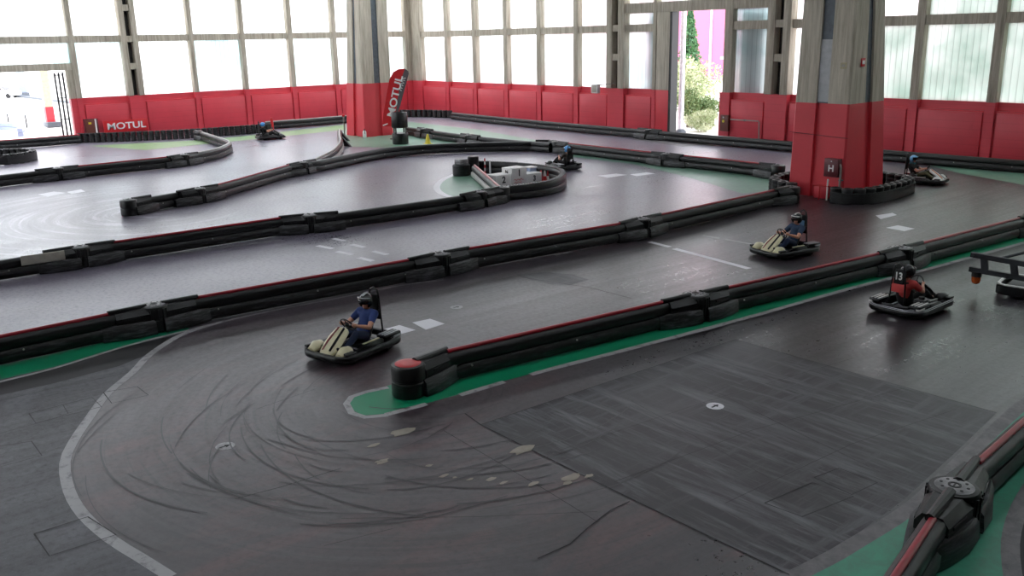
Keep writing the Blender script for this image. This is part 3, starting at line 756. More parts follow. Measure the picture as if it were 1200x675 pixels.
# grey plate bolted on the left end of that barrier
a, b = G(22, 303, .5), G(73, 296, .5)
d = (b-a).normalized(); sd = d.cross(V((0, 0, 1)))
if sd.dot(C0-a) < 0: sd = -sd
mb = MB(); mb.box(((a+b)/2+V((0, 0, 0)))-V(R3.location)+sd*.41, ((b-a).length, .05, .28), math.atan2(d.y, d.x), bevel=.01); mb.build('repair_plate', 'offwhite', R3)
barrier('black barrier with blunt left end between the hairpin lanes, fourth from the front',
        [(150, 234), (215, 222.5), (250, 217), (342, 192), (368, 188), (400, 181.5), (435, 175), (460, 171.5), (500, 168.3), (560, 166), (620, 164.8), (648, 164.8)],
        [(230, 220.5), (355, 190)], ends=('joint', 'joint'), seg_strip=[None, 'strip', None], smooth=True)
barrier('black barrier with red strip in front of the back straight, left of the right pillar',
        [(652, 166), (700, 171), (782, 180), (850, 186.5), (912, 193.5)], [(782, 180)], ends=('joint', 'joint'))
barrier('black double rail barrier behind the left pillar island, along the back straight',
        [(478, 148), (551, 158), (600, 163), (645, 166.5)], [(493, 151), (548, 158)], strip=None)
barrier('black loop barrier of the upper left hairpin, folding back at its right end',
        [(-40, 210), (0, 204), (59, 197.5), (142, 189), (204, 182.5), (246, 175.5), (264, 169.5), (268, 165), (256, 160.5), (232, 153)],
        [(66, 196.5), (213, 181)], seg_strip=[None, 'strip', 'greystrip'], ends=(None, 'disc'), smooth=True, ext=(8, 0))  # fold-back strip is pale: rail sheen put into its colour
r8 = barrier('short curved barrier with pale worn rail beside the left pillar',
        [(368, 186.5), (387.5, 177), (396, 169.5), (399, 164), (398, 158), (398, 151)], [], strip='greystrip', smooth=True, low='greystrip')
for (px, py) in ((403, 165), (405, 172)):                         # triangular struts behind it
    c = G(px, py)-V(r8.location); mb = MB()
    mb.slab([(c.x-.5, c.y, 0.02), (c.x+.5, c.y+.1, .02), (c.x-.45, c.y, .62)], (.2, 1, 0), .1); mb.build('strut', 'black', r8, 0)
barrier('straight black barrier in front of the left wall, right of the tyre row', [(311, 142.5), (360, 139), (406, 135.2)], [], strip='greystrip')
barrier('black barrier across the open left doorway, left of the tyre row', [(-40, 168), (0, 164.5), (50, 161), (93, 157.5)], [], strip='strip', ext=(6, 0))
barrier('long black double rail barrier at the foot of the far red wall',
        [(530, 131), (640, 141.5), (714, 147.5), (783, 153.5), (860, 159.5), (930, 165), (1037, 174.5), (1120, 181), (1200, 186.8), (1290, 194)],
        [(763, 151.6)], strip=None, ext=(0, 8))
barrier('black barrier with glossy red tube at the lower right corner, worn round connector in view',
        [(1290, 424), (1200, 492), (1146, 540), (1118, 570), (1097, 601), (1048, 675), (1010, 735)], [(1119, 570)], bolts=False, ext=(4, 4))

# teardrop island -------------------------------------------------------------
loop = [(590, 218.5), (620, 215.5), (643, 211.8), (656, 207), (660, 202), (655, 198), (642, 195), (626, 192.8), (605, 190.8), (580, 189.4), (556, 188.6)]
pts = [G(x, y, .6) for x, y in loop]
path = smooth_path(pts, .4); root = empty('track_barrier', (path[0].x, path[0].y, 0))
tag(root, 'curved black wall bending round the white podium blocks', 'barrier')
off = path[0].copy(); pl = [p-off for p in path]
MB().sweep(pl, [(-.13, .02), (-.16, .08), (-.16, .26), (-.13, .3), (.13, .3), (.16, .26), (.16, .08), (.13, .02)]).build('lower_rail', 'lowrail', root, 50)
MB().sweep(pl, [(-.12, .3), (-.15, .34), (-.15, .52), (-.1, .6), (.1, .6), (.15, .52), (.15, .34), (.12, .3)]).build('upper_rail', 'rail', root, 50)
mb = MB(); al = arclen(pl); s = .2
while s < al[-1]-.2:
    c = cut(pl, al, s, s+.1); d = (c[-1]-c[0]).normalized()
    mb.box(c[0]+V((0, 0, .608)), (.05, .24, .03), math.atan2(d.y, d.x)); s += .14
mb.build('top_ribs', 'joint', root, 0)
barrier('straight pale grey barrier with red top strip closing the teardrop island', [(556, 193), (586, 218.5)], [], strip='strip', low='greystrip', bolts=False)
c = G(541, 205.5); root = empty('bumper_drum', c); tag(root, 'grey capped round bumper at the left nose of the teardrop island', 'bumper')
mb = MB(); mb.lathe([(0, .01), (.42, .01), (.44, .06), (.44, .5), (.4, .55), (0, .55)], n=28); mb.build('drum', 'lowrail', root)
mb = MB(); mb.box((0, 0, .68), (.5, .5, .26), bevel=.04); mb.build('cap', 'disc', root)
c = G(555, 204); root = empty('bumper_drum', c); tag(root, 'black round post drum standing at the top of the teardrop island', 'bumper')
mb = MB(); mb.lathe([(0, .01), (.26, .01), (.28, .06), (.28, .85), (.24, .9), (0, .9)], n=24); mb.build('drum', 'joint', root)
mb = MB(); mb.lathe([(.285, .42), (.3, .44), (.3, .5), (.285, .52)], n=24); mb.build('band', 'belt', root)

# podium
def podium(label, c, sx, sy, h, num, logo):
    o = empty('podium_block', (c[0], c[1], 0)); tag(o, label, 'podium block')
    mb = MB(); mb.box((0, 0, h/2), (sx, sy, h), bevel=.012); mb.build('block', 'white', o, 30)
    text('number', num, .42 if h > .5 else .34, 'black', o, frame(V((sx/2+.004, 0, h-.24)), (0, 1, 0), (0, 0, 1)), .012)
    if logo:
        mb = MB()                                     # bold zigzag mark
        for q in ([(-.1, -.13), (-.05, -.13), (-.05, .13), (-.1, .13)], [(.05, -.13), (.1, -.13), (.1, .13), (.05, .13)], [(-.1, .13), (-.04, .13), (.1, -.02), (.04, -.05)]):
            mb.slab([V((x, -sy/2-.001, h-.22+z)) for x, z in q], (0, -1, 0), .006)
        mb.build('mark', 'black', o, 0)
    return o
pc = G(600, 218)
b1 = podium('tallest white podium block, number 1, in the middle', (pc.x-.36, pc.y+.45, 0), .72, .9, .78, '1', True)
mb = MB(); pth = [V((.365, -.32+.07*i, .25+.05*math.sin(i*2.3))) for i in range(9)]; mb.tube(pth, .012, 6); mb.tube([p+V((0, .02, -.12)) for p in pth[:7]], .01, 6); mb.build('scribble', 'red_plain', b1)
podium('white podium block, number 2, left of the tall one', (pc.x-.36, pc.y-.47, 0), .72, .9, .56, '2', True)
podium('lowest white podium block, number 3, right of the tall one', (pc.x-.36, pc.y+1.37, 0), .72, .9, .44, '3', False)
c = G(622, 211); root = empty('crate', c); tag(root, 'small grey crate standing behind the podium', 'crate')
mb = MB(); mb.box((0, 0, .3), (.4, .4, .6), bevel=.02); mb.build('box', 'bluegrey', root); mb = MB(); mb.box((0, 0, .62), (.44, .44, .05), bevel=.01); mb.build('lid', 'white', root)
def stripe_post(label, c, h, cols, r=.045):
    o = empty('marker_post', c); tag(o, label, 'post'); n = len(cols)
    mb = MB(); mb.lathe([(0, 0), (.11, 0), (.1, .035), (.04, .05), (0, .05)], n=16); mb.build('foot', 'black', o)
    for i, m in enumerate(cols):
        mb = MB(); mb.cyl((0, 0, .04+h*i/n), (0, 0, .04+h*(i+1)/n), r*(1-.25*i/n), r*(1-.25*(i+1)/n), 12); mb.build('band', m, o)
stripe_post('thin red and white post inside the teardrop island', G(568.5, 205), .78, ['red_plain', 'white', 'red_plain', 'white', 'red_plain'])
stripe_post('thin plain white post inside the teardrop island', G(574.5, 206), .74, ['white', 'white'])
for k, (px, py, lab) in enumerate(((634, 212, 'red cone, leftmost of the row behind the podium'), (638.5, 211.5, 'red cone with white band, second of the row behind the podium'), (642.5, 210.8, 'white cone with red tip, third of the row behind the podium'), (646.5, 210, 'white and red cone, fourth of the row behind the podium'), (650, 209, 'small white cone, last of the row behind the podium'))):
    o = empty('traffic_cone', G(px, py)); tag(o, lab, 'cone', 'cones behind the podium'); cs = ['red_plain', 'white'] if k in (0, 1) else ['white', 'red_plain']
    h = .5-.03*k
    mb = MB(); mb.box((0, 0, .015), (.26, .26, .03), bevel=.006); mb.build('base', cs[0], o)
    mb = MB(); mb.lathe([(0, .03), (.1, .03), (.075, h*.45), (0, h*.45)], n=16); mb.build('body', cs[0] if k != 1 else 'red_plain', o)
    mb = MB(); mb.lathe([(0, h*.45), (.075, h*.45), (.03, h), (0, h)], n=16); mb.build('tip', cs[1] if k else 'red_plain', o)

# ------------------------------------------------------------------ tyres
mb = MB(); rr, H = .19, .66; prof = [(.09, .0), (.09, H-.02)]
prof = [(.1, 0)]
for k in range(4):
    z = H/4*k; prof += [(rr-.014, z+.004), (rr, z+.035), (rr, z+H/4-.035), (rr-.014, z+H/4-.004)]
prof += [(.1, H-.005), (.09, H-.05), (.09, .03), (.1, 0)]
mb.lathe(prof, n=18); proto = mb.build('tyre_stack', 'tyre', None, 40)
first = [True]
def stack(x, y, label, group, sc=1., hz=1.):
    o = proto if first[0] else proto.copy()
    if not first[0]: COL.objects.link(o)
    first[0] = False
    o.location = (x, y, 0); o.scale = (sc, sc, hz); o.rotation_euler = (0, 0, random.random()*6)
    tag(o, label, 'tyre stack', group); return o
def row(path, d, label, group, sc=1., hz=1., s0=0., s1=None):
    al = arclen(path); s = s0; n = 0
    while s <= (s1 or al[-1]):
        c = cut(path, al, s, s+.01)[0]; stack(c.x, c.y, label, group, sc, hz); s += d; n += 1
    return n
row(smooth_path([G(95, 167.3), G(150, 165.6), G(230, 161.5), G(316, 155.2)], .3), .40, 'black tyre stack in the long row at the foot of the left wall', 'tyre stacks along the left wall')
row(smooth_path([G(472, 137.2), G(500, 137.3), G(529, 138.2)], .3), .52, 'black tyre stack in the short row at the far corner of the hall', 'tyre stacks in the far corner', 1.3, .95)
# ring round the right pillar, behind a rubber belt
ring = [(-18.75, 32.13), (-18.3, 32.15), (-17.95, 32.5), (-17.72, 33.2), (-17.7, 34.2), (-17.75, 35.4), (-18.0, 36.4), (-18.9, 36.9), (-20.4, 37.0), (-21.6, 36.7), (-22.2, 35.8), (-22.35, 34.6), (-22.25, 33.5), (-21.9, 32.6), (-21.2, 32.1), (-20.4, 31.95)]
rp = smooth_path([V((x, y, 0)) for x, y in ring], .2)
row(rp, .47, 'black tyre stack in the ring round the right pillar', 'tyre stacks round the right pillar', 1.2, .93)
def belt(label, path, z0, z1, out):
    al = arclen(path); q = []
    o = empty('rubber_belt', (path[0].x, path[0].y, 0)); tag(o, label, 'belt')
    p = [v-path[0] for v in path]
    MB().sweep(p, [(out, z0), (out+.025, z0), (out+.025, z1), (out, z1)]).build('band', 'belt', o, 60)
    mb = MB(); s = .3
    al = arclen(p)
    while s < al[-1]-.1:
        c = cut(p, al, s, s+.02); d = (c[-1]-c[0]).normalized(); n = d.cross(V((0, 0, 1)))
        mb.cyl(c[0]+n*(out+.02)+V((0, 0, z1-.07)), c[0]+n*(out+.04)+V((0, 0, z1-.07)), .02, .02, 8); s += .47
    mb.build('bolt_row', 'darkgrey', o)
    return o
ap = [p for p in rp]
belt('black rubber belt wrapped round the tyres at the foot of the right pillar', ap[:int(len(ap)*.42)], .03, .44, .235)
# small island ring at the far left
c = G(14, 190.5); c = c+V((-.9, -.4, 0)); ringp = [V((c.x+1.75*math.cos(a*PI/24), c.y+1.75*math.sin(a*PI/24), 0)) for a in range(49)]
row(ringp, .40, 'black tyre stack in the small round island at far left', 'tyre stacks of the small round island', 1., .9, 0, 10.8)
belt('black belt round the small tyre island at far left', ringp, .03, .5, .195)
# red pedestal with white pipe between the tyres
root = empty('hydrant_stand', (-19.55, 32.35, 0)); tag(root, 'red pipe stand with white post in the gap of the tyre ring', 'pipe stand')
mb = MB(); mb.box((-.1, .25, .28), (.55, .3, .5), bevel=.02); mb.build('box', 'redcol', root)
mb = MB(); mb.tube([(-.35, 0, .55), (0, 0, .57), (.32, 0, .56)], .035, 8); mb.build('rail', 'red_plain', root)
mb = MB(); mb.cyl((.28, 0, .0), (.28, 0, .85), .035, .035, 10); mb.build('post', 'white', root)
mb = MB(); mb.cyl((-.05, -.02, .0), (-.05, -.02, .55), .03, .03, 10); mb.build('post', 'red_plain', root)

# ------------------------------------------------------------------ fixtures on pillars and walls
def rect_box(name, label, cat, c, size, m):
    o = empty(name, c); tag(o, label, cat); mb = MB(); mb.box((0, 0, 0), size, bevel=.015); mb.build('case', m, o, 30); return o
c = onY(978, 196, 32.8)
o = rect_box('hydrant_box', 'maroon hydrant box marked H on the right pillar', 'hydrant box', c+V((0, -.13, 0)), (.62, .26, .72), 'maroon')
text('letter', 'H', .36, 'white', o, frame(V((0, -.135, -.03)), (1, 0, 0), (0, 0, 1)), .012)
mb = MB(); mb.ball((0, -.133, .26), (.035, .01, .035), 1); mb.build('dot', 'white', o)
mb = MB(); mb.box((0, -.128, 0), (.54, .012, .64), bevel=.004); mb.build('door', 'maroon', o)
c = onY(988, 193, 32.8); root = empty('pipe', (c.x, 32.66, 0)); tag(root, 'grey bent pipe rising beside the hydrant box', 'pipe')
mb = MB(); mb.tube([(0, 0, .02), (0, 0, 1.0), (0, 0, c.z-.1), (-.04, 0, c.z), (-.14, 0, c.z+.03)], .045, 10); mb.build('tube', 'pipe', root)
mb = MB(); mb.box((0, .06, .8), (.16, .12, .05)); mb.build('clamp', 'steel', root)
c = onY(992, 77, 32.8)
o = rect_box('sign_plate', 'small faded yellowish plate on the right pillar', 'plate', c+V((-.12, .0, 0)), (.26, .03, .24), plain('old plate', (182, 172, 140), .6))
mb = MB(); mb.box((0, -.018, 0), (.14, .01, .1)); mb.build('print', 'offwhite', o)
c = onX(1011, 73, -18.87)
o = rect_box('sign_plate', 'small red and white sign on the side face of the right pillar', 'sign', c+V((.02, 0, 0)), (.03, .3, .32), 'red_plain')
mb = MB(); mb.box((.018, 0, 0), (.012, .18, .14)); mb.build('pictogram', 'white', o)
# switch box with conduit on the far wall
c = onY(851, 144, YB-.1)
o = rect_box('switch_box', 'brown switch box with yellow button right of the tall doorway', 'switch box', c+V((0, -.12, 0)), (.62, .22, 1.0), 'brown')
mb = MB(); mb.cyl((-.05, -.11, .12), (-.05, -.15, .12), .09, .08, 14); mb.build('button', 'yellow', o)
mb = MB(); mb.cyl((-.05, -.11, .36), (-.05, -.14, .36), .05, .05, 12); mb.build('lamp', 'white', o)
q0, q1, q2 = onY(856, 140, YB-.37), onY(889.5, 142, YB-.37), onY(889.5, 161, YB-.37)
root = empty('conduit', q0); tag(root, 'grey conduit running from the brown switch box down to the floor', 'conduit')
mb = MB(); mb.tube([V((0, 0, 0)), q1-q0-V((.06, 0, 0)), q1-q0-V((0, 0, .06)), V((q2.x-q0.x, 0, -q0.z+.02))], .04, 8); mb.build('tube', 'pipe', root)
mb = MB(); mb.box((q1-q0)*.5+V((0, .03, 0)), (.1, .1, .12)); mb.build('clamp', 'steel', root)
# white box on a bracket
c = onY(698, 104, YB-1.2)
root = empty('speaker_box', c); tag(root, 'white box on an arm in front of the far red wall', 'speaker')
mb = MB(); mb.box((0, 0, 0), (.62, .3, .62), bevel=.03); mb.build('case', 'white', root)
mb = MB(); mb.tube([(.25, .15, .25), (.7, .7, .32), (1.0, 1.1, .34)], .03, 8); mb.build('arm', 'pipe', root)
mb = MB(); mb.box((0, -.155, 0), (.48, .012, .48), bevel=.004); mb.build('grille', 'offwhite', root)
# red banner with white lettering on the left wall
a, b = onX(121, 154, XL+.3), onX(172.5, 139, XL+.3)
yy0, yy1 = onX(121, 147, XL+.3).y, onX(173, 146, XL+.3).y; zc = onX(147, 147, XL+.3).z
root = empty('banner', (XL+.3, (yy0+yy1)/2, zc)); tag(root, 'red banner with bold white MOTUL lettering on the left wall', 'banner')
mb = MB(); mb.box((0, 0, 0), (.04, yy1-yy0, .85), bevel=.01); mb.build('cloth', 'red_plain', root)
text('lettering', 'MOTUL', .66, 'white', root, frame(V((.03, 0.05, -.02)), (0, 1, 0), (0, 0, 1)), .012, .006, 1.25)
for s in (-1, 1):
    mb = MB(); mb.cyl((0, s*(yy1-yy0)/2, -zc), (0, s*(yy1-yy0)/2, .45), .03, .03, 8); mb.build('pole', 'redcol', root)
c = onX(106, 147, XL+.15)
o = rect_box('hose_box', 'dark red hose cabinet beside the left doorway', 'cabinet', V((XL+.3, c.y, .85)), (.3, .95, 1.2), 'maroon')
mb = MB(); mb.box((.155, 0, 0), (.02, .8, 1.05), bevel=.004); mb.build('door', 'brown', o); mb = MB(); mb.box((.17, -.1, .3), (.02, .2, .14)); mb.build('label_plate', 'yellow', o)
mb = MB(); mb.box((0, -.2, -.725), (.2, .2, .25)); mb.build('foot', 'black', o)
c = onX(111.5, 148, XL+.5); root = empty('marker_post', (XL+.75, c.y, 0)); tag(root, 'thin white post beside the hose cabinet by the left doorway', 'post')
mb = MB(); mb.cyl((0, 0, .02), (0, 0, 1.45), .05, .05, 10); mb.build('shaft', 'white', root); mb = MB(); mb.lathe([(0, 0), (.14, 0), (.12, .04), (0, .05)], n=14); mb.build('foot', 'black', root)
c = G(319.5, 153.6); root = empty('marker_post', c); tag(root, 'short red post at the end of the left tyre row', 'post')
mb = MB(); mb.cyl((0, 0, .02), (0, 0, 1.0), .11, .11, 12); mb.build('shaft', 'red_plain', root); mb = MB(); mb.lathe([(0, 0), (.2, 0), (.18, .04), (0, .05)], n=14); mb.build('foot', 'black', root)
# feather flag with its drum stand
gf = G(462, 163); nf = V((C0.x-gf.x, C0.y-gf.y, 0)).normalized()
def onF(px, py, o=0):
    d = ray(px, py); q = gf+nf*o; return C0+d*((q-C0).dot(nf)/d.dot(nf))
root = empty('feather_flag', gf); tag(root, 'tall red and grey feather flag with white MOTUL lettering beside the left pillar', 'flag')
def fl(px): return [onF(*p)-gf for p in px]
left = [(447.8, 148), (449.7, 131.6), (453.5, 108.5), (456.4, 93), (461, 84.4), (467, 81), (474.5, 80.3)]
mid = [(472.5, 86), (469, 99), (466, 115), (463.8, 131), (462.5, 148)]
right = [(474.5, 80.3), (478.5, 83.5), (479, 86.5), (474.7, 102.7), (469.5, 122), (466, 134), (463.3, 136), (463.8, 131), (466, 115), (469, 99), (472.5, 86)]
MB().slab(fl(left+mid), nf, .02).build('cloth', 'red_plain', root, 0)
MB().slab(fl(right), nf, .02).build('edge_cloth', plain('grey flag cloth', (92, 84, 88), .6), root, 0)
pb, ptop = onF(458.2, 136, .05)-gf, onF(468.3, 90, .05)-gf
up = ptop-pb; text('lettering', 'MOTUL', .68, 'white', root, frame((pb+ptop)/2, up, nf.cross(up)), .014, .006, 1.22)
pb, ptop = onF(468.8, 106, .05)-gf, onF(474, 90, .05)-gf; up = ptop-pb
e1 = up.normalized(); e2 = nf.cross(e1); mb = MB()
mb.tube([pb+e1*(.09*i)+e2*(.1 if i % 2 else -.1) for i in range(11)], .028, 6); mb.build('small_print', 'white', root)
mb = MB(); mb.cyl(fl([(448.6, 147)])[0]+nf*.04, fl([(454.5, 145)])[0]+nf*.04, .04, .04, 6); mb.build('tail_print', 'white', root)
mb = MB(); mb.tube([V((0, 0, .02))]+[p-nf*.03 for p in fl([(462.3, 150), (463.8, 131), (466, 115), (469, 99), (472.5, 86), (474, 81)])], .03, 8); mb.build('pole', 'black', root)
mb = MB(); mb.lathe([(0, 0), (.3, 0), (.28, .05), (.05, .08), (0, .08)], n=20); mb.build('foot', 'black', root)
gd = G(469.5, 168.5); root = empty('drum_stand', gd); tag(root, 'black two-tier drum stand in front of the feather flag', 'stand')
mb = MB(); mb.lathe([(0, 0), (.50, 0), (.53, .05), (.53, .64), (.5, .7), (0, .7)], n=28); mb.build('drum', 'joint', root)
mb = MB(); mb.lathe([(0, 1.05), (.50, 1.05), (.53, 1.1), (.53, 1.98), (.5, 2.03), (.4, 2.03), (.38, 1.95), (0, 1.95)], n=28); mb.build('drum', 'joint', root)
for a in range(4):
    mb = MB(); mb.cyl((.46*math.cos(a*PI/2+.4), .46*math.sin(a*PI/2+.4), .66), (.46*math.cos(a*PI/2+.4), .46*math.sin(a*PI/2+.4), 1.1), .05, .05, 8); mb.build('post', 'black', root)
c = G(501.5, 168.5); root = empty('caution_stand', c); tag(root, 'small yellow caution stand on the green island floor', 'caution stand')
mb = MB(); mb.lathe([(0, .03), (.2, .03), (.05, .62), (0, .64)], n=18); mb.build('cone_body', 'yellow', root)
mb = MB(); mb.box((0, 0, .015), (.46, .46, .03), bevel=.006); mb.build('base', 'yellow', root)
c = G(428.5, 161); root = empty('fire_extinguisher', c+V((.3, -.25, 0))); tag(root, 'small white and black extinguisher at the foot of the left pillar', 'extinguisher')
mb = MB(); mb.lathe([(0, .01), (.12, .01), (.13, .05), (.13, .42), (.06, .52), (0, .52)], n=16); mb.build('bottle', 'white', root)
mb = MB(); mb.box((0, 0, .56), (.12, .06, .08)); mb.tube([(0, 0, .55), (.12, -.05, .5), (.15, -.06, .3)], .02, 6); mb.build('valve', 'black', root)
# post at left pillar
c = G(408, 161.5); root = empty('pipe', c+V((-.1, -.2, 0))); tag(root, 'slim grey pipe standing at the left edge of the left pillar', 'pipe')
mb = MB(); mb.cyl((0, 0, .01), (0, 0, 1.5), .05, .05, 10); mb.build('tube', 'pipe', root); mb = MB(); mb.ball((0, 0, 1.55), .11, 2); mb.build('cap', 'red_plain', root)

# ------------------------------------------------------------------ karts
def rrect(hx, hy, r, n=6, z=0, nose=0):
    p = []
    for cx, cy, a0 in ((hx-r, hy-r, 0), (-hx+r, hy-r, 90), (-hx+r, -hy+r, 180), (hx-r, -hy+r, 270)):
        for i in range(n+1):
            a = R(a0+90*i/n); p.append(V((cx+r*math.cos(a), cy+r*math.sin(a), z)))
    return p
MAT['cream'] = plain('cream bodywork', (214, 206, 170), .3, .08)
MAT['kartblack'] = plain('black kart bodywork', (14, 14, 16), .3, .2)
MAT['silver'] = plain('silver trim', (178, 180, 184), .3, .1, metal=.3)
MAT['kartred'] = plain('dark red kart trim', (120, 22, 34), .35, .1)
MAT['orange'] = plain('orange trim', (206, 110, 40), .4, .1)
MAT['seatpad'] = plain('black seat padding', (16, 16, 18), .7, .15)
MAT['salmon'] = plain('salmon red fabric', (206, 74, 72), .7, .1)
MAT['lightblue'] = plain('light blue pad', (112, 158, 196), .6, .1)
MAT['rubber'] = plain('slick kart tyre', (20, 20, 21), .6, .15)
MAT['rim'] = plain('alloy rim', (120, 120, 124), .35, .1, metal=.7)
MAT['engine'] = plain('engine metal', (60, 60, 62), .45, .2, metal=.4)

def make_kart(label, c, heading, nose='cream', accent='kartred', pod='kartblack', pad='seatpad', rear='silver', number=None, board='seatpad', stripe=None):
    o = empty('racing_kart', (c.x, c.y, 0), R(heading-90)); tag(o, label, 'kart', 'racing karts on the indoor track')
    # all-round bumper
    prof = [(-.04, -.065), (.03, -.075), (.055, -.045), (.055, .045), (.03, .075), (-.04, .065)]
    path = rrect(.63, .93, .30, 7, .165)
    bmp = MB().sweep(path, prof, closed=True).build('bumper', 'kartblack', o, 50)
    if stripe: MB().sweep(path, [(.0, .07), (.045, .045), (.052, .055), (.005, .082)], closed=True).build('bumper_trim', stripe, bmp, 50)
    for sx in (-1, 1):                                  # raised corner mouldings of the bumper
        for y0, y1 in ((.60, .84), (-.86, -.6)):
            mb = MB(); mb.box((sx*.575, (y0+y1)/2, .275), (.11, y1-y0, .06), bevel=.02); mb.build('bumper_cap', rear if y0 < 0 else 'kartblack', bmp)
    MB().prism([(-.34, .72), (.34, .72), (.42, .3), (.42, -.75), (-.42, -.75), (-.42, .3)], .06, .085).build('floor_tray', 'darkgrey', o, 0)
    mb = MB()
    for sx in (-1, 1): mb.tube([(sx*.2, .9, .13), (sx*.3, .5, .12), (sx*.33, 0, .12), (sx*.3, -.9, .13)], .018, 8)
    mb.tube([(-.62, .15, .15), (.62, .15, .15)], .018, 8); mb.tube([(-.6, .52, .13), (.6, .52, .13)], .02, 8); mb.tube([(-.6, -.5, .14), (.6, -.5, .14)], .022, 8)
    mb.build('chassis_frame', 'silver', o)
    for sx in (-1, 1):
        for y, r, w in ((.55, .125, .13), (-.50, .138, .2)):
            mb = MB(); x = sx*.49
            mb.lathe([(r*.55, -w/2), (r*.9, -w/2), (r, -w/2+.025), (r, w/2-.025), (r*.9, w/2), (r*.55, w/2), (r*.55, -w/2)], c=(x, y, r), n=20, axis=(1, 0, 0))
            wl = mb.build('wheel', 'rubber', o)
            mb = MB(); mb.lathe([(0, -w*.3), (r*.56, -w*.42), (r*.56, w*.42), (0, w*.3)], c=(x, y, r), n=14, axis=(1, 0, 0)); mb.build('rim', 'rim', wl)
    # side pods
    for sx in (-1, 1):
        mb = MB(); secs = []
        for y, w, h in ((-.36, .10, .30), (-.25, .17, .33), (.1, .17, .32), (.33, .12, .27), (.4, .06, .22)):
            x = sx*.5
            secs.append([mb.bm.verts.new(V((x+a*w, y, b))) for a, b in ((-.6, .1), (-.75, .2), (-.5, h), (.5, h-.03), (.8, .2), (.6, .1))])
        for a, b in zip(secs, secs[1:]):
            for j in range(6): mb.bm.faces.new((a[j], a[(j+1) % 6], b[(j+1) % 6], b[j]))
        mb.bm.faces.new(secs[0]); mb.bm.faces.new(secs[-1][::-1])
        sp = mb.build('side_pod', pod, o, 40)
        mb = MB(); mb.box((sx*.5, -.02, .325), (.05, .5, .02), bevel=.006); mb.build('pod_stripe', nose, sp)
        # rear wheel covers
        mb = MB(); mb.box((sx*.49, -.6, .315), (.27, .52, .08), bevel=.03); rc = mb.build('rear_cover', pod if rear != 'kartred' else rear, o)
        for k in range(3): mb = MB(); mb.box((sx*(.41+.08*k), -.6, .36), (.035, .46, .014), bevel=.004); mb.build('cover_stripe', 'white' if rear == 'kartred' else rear, rc)
    # nose and steering fairing
    def lofted(name, m, secs_, parent, n=7):
        mb = MB(); rs = []
        for y, z, w, hgt in secs_:
            rs.append([mb.bm.verts.new(V((w*math.cos(PI*j/n), y, z+hgt*math.sin(PI*j/n)))) for j in range(n+1)]+[mb.bm.verts.new(V((-w*.9, y-.0, z-.04))), mb.bm.verts.new(V((w*.9, y, z-.04)))])
        for a, b in zip(rs, rs[1:]):
            for j in range(len(a)): mb.bm.faces.new((a[j], a[(j+1) % len(a)], b[(j+1) % len(a)], b[j]))
        mb.bm.faces.new(rs[0]); mb.bm.faces.new(rs[-1][::-1])
        return mb.build(name, m, parent, 50)
    fair = lofted('steering_fairing', nose, [(.24, .53, .12, .04), (.28, .51, .18, .07), (.42, .42, .21, .08), (.58, .30, .22, .09), (.72, .20, .19, .07), (.8, .16, .11, .04)], o)
    for sx in (-1, 1):
        mb = MB(); mb.slab([(sx*.05, .29, .579), (sx*.09, .29, .572), (sx*.12, .58, .372), (sx*.11, .74, .243), (sx*.075, .74, .253), (sx*.075, .58, .384)], (0, .45, .8), .014); mb.build('fairing_stripe', accent if sx > 0 else 'kartblack', fair, 0)
    for sx in (-1, 1):
        w = lofted('nose_wing', nose, [(.44, .22, .05, .03), (.5, .25, .11, .09), (.64, .25, .14, .11), (.78, .2, .10, .05)], o); w.location.x = sx*.41
    mb = MB(); mb.box((0, .3, .3), (.03, .5, .03), mat=None); mb.tube([(0, .18, .56), (0, .62, .12)], .016, 8); mb.build('steering_column', 'silver', o)
    mb = MB(); rim = [V((.15*math.cos(a*PI/12), .13-.0+.15*math.sin(a*PI/12)*.53, .60+.15*math.sin(a*PI/12)*.85)) for a in range(24)]
    mb.tube(rim, .014, 8, True)
    for a in (90, 210, 330):
        mb.tube([(0, .14, .59), (.15*math.cos(R(a)), .13+.15*math.sin(R(a))*.53, .60+.15*math.sin(R(a))*.85)], .01, 6)
    mb.ball((0, .135, .595), (.05, .03, .05), 2); mb.build('steering_wheel', 'kartblack', o)
    for sx in (-1, 1):
        mb = MB(); mb.tube([(sx*.14, .66, .09), (sx*.16, .69, .22), (sx*.2, .69, .25)], .012, 6); mb.box((sx*.18, .69, .24), (.1, .02, .05), bevel=.005); mb.build('pedal', 'silver', o)
    # bucket seat
    mb = MB(); rows = []
    for y, z, w, lip in ((.06, .20, .17, .05), (-.1, .13, .19, .12), (-.28, .12, .2, .17), (-.42, .2, .2, .2), (-.50, .38, .2, .17), (-.55, .58, .19, .12), (-.58, .72, .16, .05)):
        back = max(0, min(1, (-.2-y)/.3)); r_ = []
        for k in range(9):
            u = (k-4)/4; a = abs(u)**2.2
            r_.append(mb.bm.verts.new(V((w*u, y+lip*a*back*.9, z+lip*a*(1-back*.75)))))
        rows.append(r_)
    for a, b in zip(rows, rows[1:]):
        for j in range(8): mb.bm.faces.new((a[j], a[j+1], b[j+1], b[j]))
    st = mb.build('seat', 'seatpad', o, 60); md = st.modifiers.new('thickness', 'SOLIDIFY'); md.thickness = .025
    # roll structure with headrest
    mb = MB(); mb.tube([(-.24, -.68, .12), (-.2, -.66, .7), (-.17, -.66, 1.05), (-.12, -.66, 1.2), (0, -.66, 1.25), (.12, -.66, 1.2), (.17, -.66, 1.05), (.2, -.66, .7), (.24, -.68, .12)], .022, 10); mb.tube([(-.2, -.66, .6), (.2, -.66, .6)], .018, 8)
    mb.build('roll_hoop', 'kartblack', o)
    mb = MB(); mb.box((0, -.645, .93), (.31, .06, .36), bevel=.03); hd = mb.build('headrest', 'seatpad', o)
